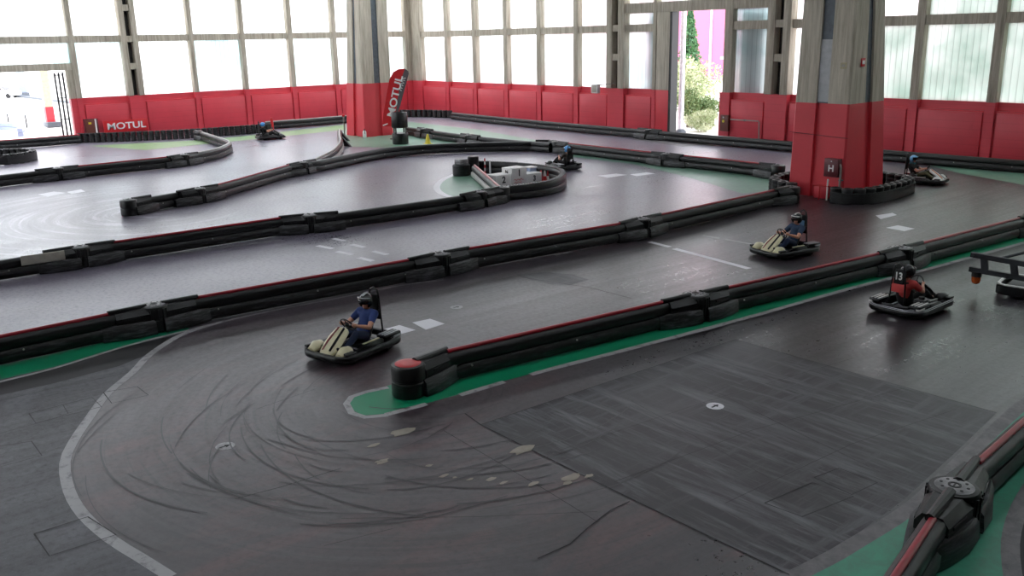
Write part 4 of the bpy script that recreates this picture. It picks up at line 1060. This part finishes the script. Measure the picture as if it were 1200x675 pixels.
    if board != 'seatpad': mb = MB(); mb.box((0, -.61, .86), (.26, .03, .17), bevel=.012); mb.build('head_pad', board, hd)
    mb = MB(); mb.box((0, -.65, .64), (.34, .06, .2), bevel=.025); mb.build('back_pad', pad, o)
    if number: text('number', number, .24, 'white', hd, frame(V((0, -.686, .94)), (1, 0, 0), (0, 0, 1)), .006)
    # engine and tank
    mb = MB(); mb.box((.36, -.3, .24), (.2, .26, .26), bevel=.03); mb.cyl((.36, -.3, .34), (.36, -.3, .42), .07, .06, 12)
    for k in range(5): mb.box((.36, -.3, .2+k*.04), (.23, .29, .012))
    mb.build('engine', 'engine', o)
    mb = MB(); mb.tube([(.4, -.42, .28), (.44, -.62, .3), (.3, -.8, .26), (-.05, -.84, .24)], .035, 8); mb.cyl((-.05, -.84, .24), (-.28, -.84, .24), .06, .05, 12); mb.build('exhaust', 'engine', o)
    mb = MB(); mb.box((0, .3, .17), (.2, .26, .15), bevel=.04); mb.build('fuel_tank', 'darkgrey', o)
    for ch in o.children:                               # cockpit proportions
        n = ch.name.split('.')[0]
        if n in ('steering_fairing', 'nose_wing', 'steering_column', 'steering_wheel', 'seat', 'fuel_tank', 'engine'):
            ch.scale = (1.1, 1.1, 1.1)
            if n == 'nose_wing': ch.location.z = -.01
        elif n in ('roll_hoop', 'headrest'): ch.scale = (.82, 1.1, 1.02)
        elif n == 'back_pad': ch.scale = (1, 1.1, 1.05)
    return o

# ------------------------------------------------------------------ drivers
MAT['skin'] = plain('skin', (206, 150, 124), .5, .06)
def remeshed(name, mb, m, parent, vox, smooth_it=4):
    bmesh.ops.recalc_face_normals(mb.bm, faces=mb.bm.faces[:])
    me = bpy.data.meshes.new(name); mb.bm.to_mesh(me); mb.bm.free()
    o = bpy.data.objects.new(name, me); COL.objects.link(o)
    r = o.modifiers.new('r', 'REMESH'); r.mode = 'VOXEL'; r.voxel_size = vox
    sm = o.modifiers.new('s', 'SMOOTH'); sm.factor = .5; sm.iterations = smooth_it
    dg = bpy.context.evaluated_depsgraph_get(); me2 = bpy.data.meshes.new_from_object(o.evaluated_get(dg))
    bpy.data.objects.remove(o); bpy.data.meshes.remove(me)
    me2.name = name; me2.materials.clear(); me2.materials.append(MAT[m] if isinstance(m, str) else m)
    me2.polygons.foreach_set('use_smooth', [True]*len(me2.polygons))
    o = bpy.data.objects.new(name, me2); COL.objects.link(o)
    if parent is not None: o.parent = parent
    return o
def make_driver(label, kart, shirt, trousers, helmet, visor, helm_style='open', head_yaw=0, vox=.008, collar=None, lean=0, shell2=None, sleeve=.55):
    Lx = lean
    hip, waist, chest, neck = V((0, -.27, .27)), V((Lx*.3, -.36, .42)), V((Lx*.7, -.44, .62)), V((Lx, -.45, .77))
    headc = V((Lx*1.1, -.42, .905)); yawm = M.Rotation(R(head_yaw), 4, 'Z')
    mb = MB()
    mb.limb([hip, waist, chest], [.13, .125, .14], 16)
    for s in (-1, 1): mb.limb([chest+V((s*.05, 0, .02)), chest+V((s*.12, .01, .05))], [.12, .095])
    mb.limb([chest+V((0, 0, .06)), neck, headc+V((0, .0, -.05))], [.09, .056, .055])
    hm = M.Translation(headc) @ yawm
    def H(p): return hm @ V(p)
    mb.ball(headc+V((0, 0, .02)), (.078, .098, .105), 3, yawm); mb.ball(H((0, .035, -.06)), (.055, .06, .055), 2, yawm); mb.ball(H((0, .075, -.085)), (.03, .024, .024), 2)
    mb.limb([H((0, .085, .02)), H((0, .112, -.018))], [.012, .016], 8)             # nose
    mb.ball(H((0, .088, -.05)), (.03, .014, .012), 2, yawm)                           # lips
    for s in (-1, 1): mb.ball(H((s*.08, -.01, -.005)), (.012, .025, .035), 2, yawm); mb.ball(H((s*.035, .084, .03)), (.022, .012, .01), 2, yawm)
    sh, el, wr, hand = {}, {}, {}, {}
    for s in (-1, 1):
        sh[s] = chest+V((s*.19, .0, .08)); el[s] = V((s*.29+Lx*.3, -.17, .50)); wr[s] = V((s*.19, .055, .575)); hand[s] = V((s*.165, .10, .60))
        mb.limb([chest+V((s*.1, 0, .07)), sh[s], el[s]], [.085, .068, .047]); mb.limb([el[s], el[s].lerp(wr[s], .35), wr[s]], [.047, .045, .029])
        # palm, four fingers closed round the rim, thumb on top
        mb.limb([wr[s], hand[s]+V((s*.006, -.012, -.005))], [.027, .03]); mb.ball(hand[s]+V((s*.01, 0, 0)), (.022, .034, .042), 2)
        rimd = V((0, .53, .85))
        for k in range(4):
            b = hand[s]+V((s*.018, .018, 0))+rimd*(-.033+.022*k); ln = (.03, .036, .034, .026)[k]
            mb.limb([b, b+V((-s*.002, ln, -.012*.5)), b+V((-s*.026, ln*1.05, -.006)), b+V((-s*.034, ln*.45, .0))], [.0095, .009, .0085, .008], 8)
        tb = hand[s]+rimd*.04+V((-s*.004, -.012, -.004)); mb.limb([tb, tb+V((-s*.018, .012, .012)), tb+V((-s*.026, .034, .012))], [.012, .0105, .009], 8)
        kn, an = V((s*.21, .13, .42)), V((s*.19, .5, .2))
        mb.limb([hip+V((s*.08, .02, -.01)), kn], [.095, .064]); mb.limb([kn, kn.lerp(an, .35)+V((0, 0, -.012)), an], [.06, .057, .038]); mb.limb([an, V((s*.19, .62, .24))], [.04, .03])
    body = remeshed('person', mb, 'skin', None, vox)
    body.scale = (1.1, 1.1, 1.1); body.location = kart.location; body.rotation_euler = kart.rotation_euler
    tag(body, label, 'person', 'drivers seated in the karts')
    # shirt
    mb = MB(); mb.limb([hip+V((0, -.01, .03)), waist, chest], [.145, .142, .156], 16)
    for s in (-1, 1):
        mb.limb([chest+V((s*.05, 0, .02)), chest+V((s*.12, .01, .05))], [.135, .11]); mb.limb([chest+V((s*.1, 0, .07)), sh[s], sh[s].lerp(el[s], sleeve)], [.098, .084, .068])
    mb.limb([chest+V((0, 0, .06)), chest+V((0, 0, .11))], [.1, .075])
    remeshed('shirt', mb, shirt, body, max(vox, .01), 3)
    if collar: mb = MB(); mb.tube([neck+V((.085*math.cos(a*PI/8), .09*math.sin(a*PI/8), -.0)) for a in range(16)], .045, 8, True); mb.build('neck_brace', collar, body)
    mb = MB(); mb.limb([hip+V((0, .0, -.0)), hip+V((0, -.04, .06))], [.15, .148], 16)
    for s in (-1, 1):
        kn, an = V((s*.21, .13, .42)), V((s*.19, .5, .2))
        mb.limb([hip+V((s*.08, .02, -.01)), kn], [.112, .08]); mb.limb([kn, kn.lerp(an, .4)+V((0, 0, -.012)), an.lerp(kn, .06)], [.078, .07, .055])
    remeshed('trousers', mb, trousers, body, max(vox, .01), 3)
    for s in (-1, 1):
        mb = MB(); mb.limb([V((s*.19, .5, .16)), V((s*.19, .56, .2)), V((s*.19, .62, .27))], [.045, .045, .036]); mb.ball(V((s*.19, .5, .14)), (.04, .05, .035), 2)
        remeshed('shoe', mb, 'kartblack', body, max(vox, .01), 2)
    # helmet shell with a face opening
    bm = bmesh.new(); bmesh.ops.create_uvsphere(bm, u_segments=32, v_segments=22, radius=1)
    for v in bm.verts:
        x, y, z = v.co; k = 1+.06*max(0, -y)
        v.co = V((x*.138, y*.158*k, z*.152))
    low = -.105 if helm_style == 'full' else -.085
    dele = []
    for f in bm.faces:
        c = f.calc_center_median()
        a = math.degrees(math.atan2(c.x, c.y))
        top = .055
        if c.z < -.118 or (abs(a) < 58 and c.y > 0 and c.z < top and (helm_style == 'open' or c.z > -.05)): dele.append(f)
    bmesh.ops.delete(bm, geom=dele, context='FACES')
    mb = MB(); mb.bm.free(); mb.bm = bm; mb.move(M.Translation(headc+V((0, 0, .035))) @ yawm)
    he = mb.build('helmet', helmet, body, 60); md = he.modifiers.new('thickness', 'SOLIDIFY'); md.thickness = .018; md.offset = -1
    # visor
    mb = MB(); rings = []
    for z in (-.035, -.005, .025, .06):
        rings.append([mb.bm.verts.new(V((.147*math.sin(R(a))*(1-.5*max(0, z)), .169*math.cos(R(a))*(1-1.2*max(0, z-.01)), z))) for a in range(-64, 65, 8)])
    for a, b in zip(rings, rings[1:]):
        for j in range(len(a)-1): mb.bm.faces.new((a[j], a[j+1], b[j+1], b[j]))
    mb.move(M.Translation(headc+V((0, 0, .04))) @ yawm); vz = mb.build('visor', visor, he, 60); md = vz.modifiers.new('thickness', 'SOLIDIFY'); md.thickness = .006
    mb = MB(); mb.tube([(M.Translation(headc+V((0, 0, .04))) @ yawm) @ V((.149*math.sin(R(a))*.97, .169*math.cos(R(a))*.95, .066+.02*math.cos(R(a)))) for a in range(-70, 71, 10)], .013, 8); mb.build('visor_frame', shell2 or helmet, he)
    if shell2:
        mb = MB(); mb.tube([(M.Translation(headc+V((0, 0, .035))) @ yawm) @ V((0, .165*math.cos(R(a))-.004, .152*math.sin(R(a))+.002)) for a in range(52, 170, 8)], .022, 8); mb.build('helmet_stripe', shell2, he)
    return body
MAT['visor'] = NT('dark visor').done((.01, .01, .012, 1), .12, .6)
MAT['helmblack'] = plain('black helmet', (16, 16, 18), .25, .1)
MAT['helmblue'] = plain('blue helmet', (70, 150, 214), .3, .12)
MAT['helmsky'] = plain('light blue helmet', (112, 178, 226), .3, .1)
MAT['navy'] = plain('navy shirt cloth', (46, 66, 122), .8, .12)
MAT['teal_shirt'] = plain('dark blue shirt cloth', (34, 56, 84), .8, .12)
MAT['jeans'] = plain('dark denim', (30, 42, 70), .85, .15)
MAT['blackcloth'] = plain('black cloth', (18, 19, 22), .85, .1)
MAT['olive'] = plain('olive cloth', (92, 92, 66), .85, .1)
MAT['taupe'] = plain('dark brown cloth', (70, 60, 56), .85, .12)
MAT['tealband'] = plain('teal neck brace', (34, 110, 124), .6, .1)

K1 = make_kart('cream and black kart nearest the camera side, turning round the barrier tip', G(415, 412), -74, 'cream', 'kartred')
K2 = make_kart('cream nosed black kart with light blue headrest, driving beside the right pillar lane', G(919, 297.5), -99, 'cream', 'kartred', board='lightblue')
K3 = make_kart('black kart seen from behind, number 13 on its headrest', G(1067, 362.5), 90, 'kartblack', 'silver', pad='salmon', number='13', rear='white', stripe='silver')
K4 = make_kart('black kart passing the right end of the teardrop island', G(660, 198), 165, 'kartblack', 'silver', rear='silver')
K5 = make_kart('white nosed kart with dark red rear pods behind the tyre ring of the right pillar', G(1081, 214.5), 12, 'white', 'orange', rear='kartred', pod='kartblack')
K6 = make_kart('small black kart far away near the left tyre wall', G(317, 163), 78, 'kartblack', 'kartred', rear='kartblack')
make_driver('driver in blue t-shirt and dark jeans with black and silver helmet', K1, 'navy', 'jeans', 'helmblack', 'visor', 'open', 12, .0065, shell2='silver')
make_driver('driver in dark blue shirt with black and white helmet, beside the start line', K2, 'teal_shirt', 'jeans', 'helmblack', 'visor', 'open', 0, .008, shell2='white')
make_driver('driver in salmon red top and black helmet, seen from behind', K3, 'salmon', 'blackcloth', 'helmblack', 'visor', 'full', -14, .008, lean=.05, sleeve=.62)
make_driver('driver in brown top with bright blue helmet near the teardrop island', K4, 'taupe', 'blackcloth', 'helmblue', 'visor', 'full', 30, .01, shell2='helmsky')
make_driver('driver in black t-shirt and olive trousers with light blue helmet', K5, 'blackcloth', 'olive', 'helmsky', 'visor', 'open', -25, .01, collar='tealband')
make_driver('driver in black with blue helmet, far away near the left tyre wall', K6, 'blackcloth', 'blackcloth', 'helmblue', 'visor', 'full', 20, .012)

# service cart with a beacon frame at the right edge
c = G(1166, 347)
o = empty('service_cart', (c.x, c.y, 0), 0); tag(o, 'dark service cart with a bar frame and orange beacon at the right edge', 'cart')
dx = (G(1200, 352)-c); dx.z = 0; dx.normalize(); dy = V((-dx.y, dx.x, 0))
o.rotation_euler = (0, 0, math.atan2(dx.y, dx.x))
FX = V((c.x, c.y, 0)) 
def loc(px, py):                        # spot on the frame's own upright plane, in cart coordinates
    q = FX-dy*.06; d = ray(px, py); w = C0+d*((q-C0).dot(dy)/d.dot(dy)); w = w-FX
    return V((w.dot(dx), 0, w.z))
mb = MB(); mb.sweep([p+V((.92, .68, .18)) for p in rrect(.92, .66, .22, 6)], [(.05, -.11), (-.03, -.12), (-.07, -.06), (-.07, .06), (-.03, .12), (.05, .11)], closed=True); bp = mb.build('bumper', 'kartblack', o, 50)
mb = MB(); mb.sweep([p+V((.92, .68, .3)) for p in rrect(.90, .64, .22, 6)], [(.05, 0), (-.03, 0), (-.03, .025), (.05, .025)], closed=True); mb.build('bumper_stripe', 'white', bp, 50)
mb = MB(); mb.box((.95, .68, .2), (1.5, 1.0, .2), bevel=.03); mb.box((1.1, .68, .55), (.9, .6, .55), bevel=.06); mb.build('body', 'darkgrey', o)
for sx in (.38, 1.5):
    for sy in (.14, 1.2):
        mb = MB(); mb.lathe([(.07, -.08), (.125, -.08), (.14, -.05), (.14, .05), (.125, .08), (.07, .08), (.07, -.08)], c=(sx, sy, .14), n=18, axis=(0, 1, 0)); mb.build('wheel', 'rubber', o)
p0, p1 = loc(1137, 298.5), loc(1215, 313); mb = MB(); d = p1-p0; mb.box((p0+p1)/2, (d.length, .1, .13), mat=None)
def bar(name, a, b, w, m='darkgrey'):
    d = b-a; mb = MB(); mb.box((0, 0, 0), (d.length, .10, w), bevel=.008)
    mb.move(M.Translation((a+b)/2) @ M.Rotation(-math.atan2(d.z, d.x), 4, 'Y')); return mb.build(name, m, o, 0)
mb.bm.free()
bar('top_bar', loc(1137, 298.5), loc(1222, 314), .13); bar('lower_bar', loc(1135, 315.5), loc(1222, 331), .13)
bar('upright', loc(1152.5, 300), loc(1153.5, 318), .16); bar('upright', loc(1187, 307), loc(1189, 326), .16); bar('upright', loc(1212, 310), loc(1213, 345), .16)
a, b = loc(1140, 298), loc(1222, 300); a = V((a.x, .2, a.z)); mb = MB(); mb.tube([loc(1172, 304)+V((0, .1, 0)), loc(1195, 302)+V((0, .3, .05)), loc(1200, 296)+V((.3, .5, .1)), V((1.4, .68, .95)), V((1.5, .68, .8))], .035, 8); mb.build('rear_hoop', 'darkgrey', o)
bt = loc(1144, 320); mb = MB(); mb.cyl(bt+V((0, 0, .02)), bt+V((0, 0, -.1)), .12, .12, 18); be = mb.build('beacon_base', 'black', o)
lens = NT('orange beacon lens'); lens.p.inputs['Transmission Weight'].default_value = .25
lens_n = lens.noise(lens.obj, 14, 3); lens.done(lens.mix(lens.rng(lens_n, .35, .65), lin((226, 104, 44)), lin((176, 62, 24))), .2); lens.p.inputs['Emission Color'].default_value = lin((255, 80, 20)); lens.p.inputs['Emission Strength'].default_value = .0
MAT['lens'] = lens.m
mb = MB(); mb.lathe([(.0, -.30), (.05, -.29), (.09, -.26), (.105, -.2), (.11, -.1), (0, -.1)], c=bt, n=18); mb.build('beacon_lens', 'lens', be)

# ------------------------------------------------------------------ outside
t = NT('bright outdoor paving'); n = t.noise(t.obj, .4, 5); MAT['paving'] = t.done(t.mix(n, lin((214, 212, 208)), lin((236, 234, 230))), .8)
mb = MB(); mb.box((-40, 40, -.19), (700, 700, .1)); struct(mb.build('ground', 'paving', None, 0), 'sunlit pale paving outside the hall', 'ground')
c = G(60, 147); root = empty('canopy_post', (c.x, c.y, 0)); tag(root, 'beige outdoor post with red foot seen through the left doorway', 'post')
mb = MB(); mb.box((0, 0, 4), (.62, .62, 5.0)); mb.build('shaft', plain('beige render', (214, 190, 160), .8), root, 0)
mb = MB(); mb.box((0, 0, .95), (.66, .66, 1.3)); mb.build('painted_foot', 'redcol', root, 0); mb = MB(); mb.box((.2, .1, .12), (1.5, 1.2, .42), bevel=.05); mb.build('plinth', 'steel', root)
c = G(27, 112); root = empty('canopy_post', (c.x, c.y, -.14)); tag(root, 'grey outdoor post far behind the left doorway', 'post')
mb = MB(); mb.box((0, 0, 4), (1.0, 1.0, 8)); mb.build('shaft', 'bluegrey', root, 0); mb = MB(); mb.box((0, 0, .3), (1.5, 1.5, .6), bevel=.05); mb.build('plinth', 'steel', root)
for (px, py, lab) in ((10.5, 146, 'thin dark bollard outside, left of two'), (31.5, 148, 'thin dark bollard outside, right of two')):
    c = G(px, py); root = empty('bollard', (c.x, c.y, -.14)); tag(root, lab, 'bollard')
    mb = MB(); mb.cyl((0, 0, 0), (0, 0, 1.0), .07, .06, 10); mb.build('shaft', 'darkgrey', root); mb = MB(); mb.ball((0, 0, 1.02), .09, 2); mb.build('cap', 'steel', root)
g = smooth_path([G(-20, 151.5), G(0, 150.5), G(16, 151), G(27, 154), G(24, 158)], .4); root = empty('outdoor_barrier', (g[0].x, g[0].y, -.14)); tag(root, 'pale blue grey curved barrier outside the left doorway', 'barrier')
p = [q-g[0] for q in g]; MB().sweep(p, [(-.2, .0), (-.2, .3), (.2, .3), (.2, .0)]).build('lower_rail', 'bluegrey', root, 40); MB().sweep(p, [(-.16, .32), (-.16, .62), (.16, .62), (.16, .32)]).build('upper_rail', 'bluegrey', root, 40)
g = [G(-20, 108), G(30, 113.5), G(95, 121)]; p = [V((q.x, q.y, 0)) for q in g]
mb = MB().sweep(p, [(-.3, -.14), (-.3, .12), (.3, .12), (.3, -.14)]); struct(mb.build('kerb', 'steel', None, 0), 'grey outdoor kerb beyond the left doorway', 'kerb')
# parked white car
c = G(4, 114); root = empty('parked_car', (c.x-1, c.y, -.14), R(-130)); tag(root, 'white parked car seen through the left doorway', 'car')
mb = MB(); mb.sweep([V((0, -.95, 0)), V((0, .95, 0))], [(-2.3, .35), (-2.35, .7), (-2.2, 1.0), (-1.0, 1.1), (-.4, 1.6), (1.3, 1.65), (2.1, 1.1), (2.25, .9), (2.25, .4)]); mb.build('body', plain('white car paint', (236, 238, 242), .25, .03), root, 30)
for sy in (-1, 1): mb = MB(); mb.slab([(-.85, sy*.96, 1.1), (-.35, sy*.96, 1.5), (1.2, sy*.96, 1.55), (1.8, sy*.96, 1.12)], (0, sy, 0), .015); mb.build('side_window', 'visor', root, 0)
for p in ([(1.42, -.8, 1.58), (1.42, .8, 1.58), (2.06, .8, 1.16), (2.06, -.8, 1.16)], [(-.98, -.8, 1.15), (-.98, .8, 1.15), (-.46, .8, 1.56), (-.46, -.8, 1.56)]):
    mb = MB(); s = 1 if p[0][0] > 0 else -1; mb.slab(p, (s, 0, .9), .03); mb.build('windscreen', 'visor', root, 0)
for sx in (-1.4, 1.4):
    for sy in (-.86, .86): mb = MB(); mb.lathe([(0, -.1), (.3, -.1), (.34, -.05), (.34, .05), (.3, .1), (0, .1)], c=(sx, sy, .34), n=20, axis=(0, 1, 0)); mb.build('wheel', 'rubber', root)
for sx in (-2.36, 2.24):
    for sy in (-.7, .7): mb = MB(); mb.box((sx, sy, .8), (.08, .35, .16), bevel=.02); mb.build('light', 'red_plain' if sx > 0 else 'silver', root)
mb = MB(); mb.box((2.28, 0, .5), (.1, 1.8, .2), bevel=.03); mb.build('bumper', 'darkgrey', root)
# folding gate at the left doorway
root = empty('folding_gate', (XL-.35, 17.65, 0)); tag(root, 'narrow dark folded gate at the side of the left doorway', 'gate')
for i in range(3): mb = MB(); mb.box((0, -.42+i*.27, 2.4), (.12, .11, 4.75)); mb.build('bar', 'black', root, 0)
for z in (.2, 1.5, 3.0, 4.6): mb = MB(); mb.box((0, -.15, z), (.06, .6, .07)); mb.build('hinge_bar', 'black', root, 0)
# sliding door leaves outside the far wall
t = NT('grey corrugated sheet'); xx, yy, zz = t.xyz(t.obj); w = t.wave(t.comb(xx, 0., 0.), 1.6, 'X'); t.bump(w, .6, .05); MAT['sheet'] = t.done(t.mix(w, lin((118, 126, 130)), lin((160, 168, 172))), .5)
for (x0, x1, lab) in ((-42.75, -41.4, 'grey corrugated sliding door leaf behind the panel left of the tall doorway'), (-35.3, -33.2, 'grey corrugated sliding door leaf behind the panel right of the tall doorway')):
    root = empty('sliding_door_leaf', ((x0+x1)/2, YB+.75, 0)); tag(root, lab, 'sliding door')
    mb = MB(); mb.box((0, 0, 3.95), (x1-x0, .08, 7.9)); mb.build('sheet', 'sheet', root, 0)
    for z in (.15, 3.6, 7.8): mb = MB(); mb.box((0, .06, z), (x1-x0, .06, .14)); mb.build('rail', 'darkgrey', root, 0)
# pink building
MAT['pink'] = plain('pink facade', (204, 108, 138), .8, .05)
root = empty('pink_building', (-78, 112, -.14)); tag(root, 'bright pink building seen through the tall doorway', 'building')
mb = MB(); mb.box((0, 6, 11), (90, 12, 22)); mb.build('facade', 'pink', root, 0)
for x in (-9.5, -6.8, 9, 24): mb = MB(); mb.box((x, -.1, 11), (.25, .25, 22)); mb.build('downpipe', 'white', root, 0)
mb = MB(); mb.box((0, 6, 22.2), (91, 13, .5)); mb.build('roof_edge', 'white', root, 0)
for x in range(-40, 44, 8):
    mb = MB(); mb.box((x, -.08, 14.5), (2.6, .2, 2.2)); wf = mb.build('window_frame', 'white', root, 0); mb = MB(); mb.box((x, -.15, 14.5), (2.2, .16, 1.8)); mb.build('glass', 'visor', wf, 0)
# flagpole-like white post, low wall, shrubs and a conifer
c = G(797.5, 153); root = empty('lamp_post', (c.x, c.y, -.14)); tag(root, 'white lamp post just outside the tall doorway', 'lamp post')
mb = MB(); mb.cyl((0, 0, 0), (0, 0, 12), .19, .17, 14); mb.build('shaft', plain('weathered white post', (232, 228, 236), .6), root); mb = MB(); mb.lathe([(0, 0), (.4, 0), (.36, .12), (.2, .25), (0, .25)], n=18); mb.build('foot', 'steel', root)
mb = MB(); mb.tube([(0, 0, 11.9), (.5, 0, 12.3), (1.4, 0, 12.4)], .06, 8); mb.box((1.6, 0, 12.4), (.7, .3, .14), bevel=.03); mb.build('lamp_head', 'silver', root)
c = G(842, 152); root = empty('garden_wall', (c.x+.4, c.y+2.2, -.14)); tag(root, 'pale low garden wall outside at the right of the tall doorway', 'garden wall')
mb = MB(); mb.box((0, 0, 1.35), (1.5, .4, 2.7)); mb.build('wall_block', 'white', root, 0); mb = MB(); mb.box((0, 0, 2.75), (1.7, .5, .12)); mb.build('coping', 'steel', root, 0)
root = empty('brick_hut', (-62.4, 86, -.14)); tag(root, 'small brick hut before the pink building', 'hut')
mb = MB(); mb.box((0, 1, 1.9), (5, 3, 3.8)); mb.build('brick_wall', plain('brick', (176, 92, 84), .8), root, 0); mb = MB(); mb.box((0, 1, 4.0), (5.6, 3.6, .3)); mb.build('roof', 'white', root, 0)
def leaf_mat(name, a, b):
    t = NT(name); n = t.noise(t.obj, 1.6, 4); return t.done(t.mix(t.rng(n, .35, .65), lin(a), lin(b)), .6)
MAT['leafdark'] = leaf_mat('dark needles', (52, 96, 62), (92, 138, 84)); MAT['leaflight'] = leaf_mat('light leaves', (140, 158, 104), (214, 218, 184)); MAT['leafmid'] = leaf_mat('mid green leaves', (84, 116, 66), (140, 156, 104)); MAT['bark'] = plain('bark', (96, 80, 64), .9, .2)
def foliage(shape, n, size, seed):
    rn = random.Random(seed); mb = MB()
    for _ in range(n):
        p = shape(rn); a = V((rn.gauss(0, 1), rn.gauss(0, 1), rn.gauss(0, 1))).normalized(); b = a.orthogonal().normalized(); s = size*(.6+.8*rn.random())
        mb.face([p-a*s, p+b*s*.45, p+a*s, p-b*s*.45])
    return mb
def plant(name, label, cat, pos, h, w, m, seed, n=1400, conifer=False, size=.16):
    root = empty(name, (pos.x, pos.y, -.14)); tag(root, label, cat)
    if conifer:
        def shp(rn):
            z = rn.random()**1.3; tier = 1-.25*((z*9) % 1); r = w*(1-z)*tier*(.45+.55*rn.random()); a = rn.random()*2*PI; return V((r*math.cos(a), r*math.sin(a), .6+z*(h-.6)))
    else:
        lob = [(random.Random(seed+i).uniform(-.5, .5)*w, random.Random(seed+i+50).uniform(-.5, .5)*w, h*random.Random(seed+i+90).uniform(.35, .75)) for i in range(7)]
        def shp(rn):
            c = rn.choice(lob); v = V((rn.gauss(0, 1), rn.gauss(0, 1), rn.gauss(0, 1))).normalized()*(.6+.4*rn.random()); return V((c[0]+v.x*w*.5, c[1]+v.y*w*.5, max(.05, c[2]+v.z*h*.33)))
    foliage(shp, n, size, seed).build('foliage', m, root, 0)
    mb = MB(); mb.cyl((0, 0, 0), (0, 0, h*.8), .12, .04, 10)
    for k in range(5): a = k*1.25; mb.tube([(0, 0, h*.15+k*h*.1), (.3*w*math.cos(a), .3*w*math.sin(a), h*.3+k*h*.1)], .03, 6)
    mb.build('trunk', 'bark', root)
def beyond(px, py, Y): q = onY(px, py, Y); return V((q.x, q.y, 0))
plant('conifer', 'dark green conifer outside the tall doorway, behind the lamp post', 'tree', beyond(806, 120, 66), 9.5, 2.1, 'leafdark', 5, 4200, True, .17)
plant('shrub', 'pale yellow green shrub below the conifer, through the tall doorway', 'shrub', beyond(815, 130, 60), 4.6, 2.6, 'leaflight', 11, 3200, size=.13)
plant('shrub', 'leafy mid green shrub close behind the lamp post', 'shrub', beyond(806, 145, 53.5), 2.9, 1.5, 'leafmid', 21, 2600, size=.1)
plant('shrub', 'low bright shrub at the threshold of the tall doorway', 'shrub', beyond(826, 150, 51.5), 1.5, 1.5, 'leaflight', 31, 2200, size=.08)
plant('shrub', 'mid green shrub before the garden wall outside the tall doorway', 'shrub', beyond(829, 145, 54.5), 2.4, 1.3, 'leafmid', 41, 2400, size=.09)

# ------------------------------------------------------------------ light
w = bpy.data.worlds.new('overcast sky'); S.world = w; w.use_nodes = True
bg = w.node_tree.nodes['Background']; bg.inputs[0].default_value = (.93, .94, 1.0, 1); bg.inputs[1].default_value = 1.7
S.view_settings.view_transform = 'Standard'; S.view_settings.look = 'None'; S.view_settings.gamma = 1; S.view_settings.use_curve_mapping = False
S.view_settings.exposure = 1.62
cy = S.cycles
cy.max_bounces = 8; cy.diffuse_bounces = 4; cy.glossy_bounces = 4; cy.transmission_bounces = 6; cy.transparent_max_bounces = 12
cy.sample_clamp_indirect = 6; cy.caustics_reflective = False; cy.caustics_refractive = False
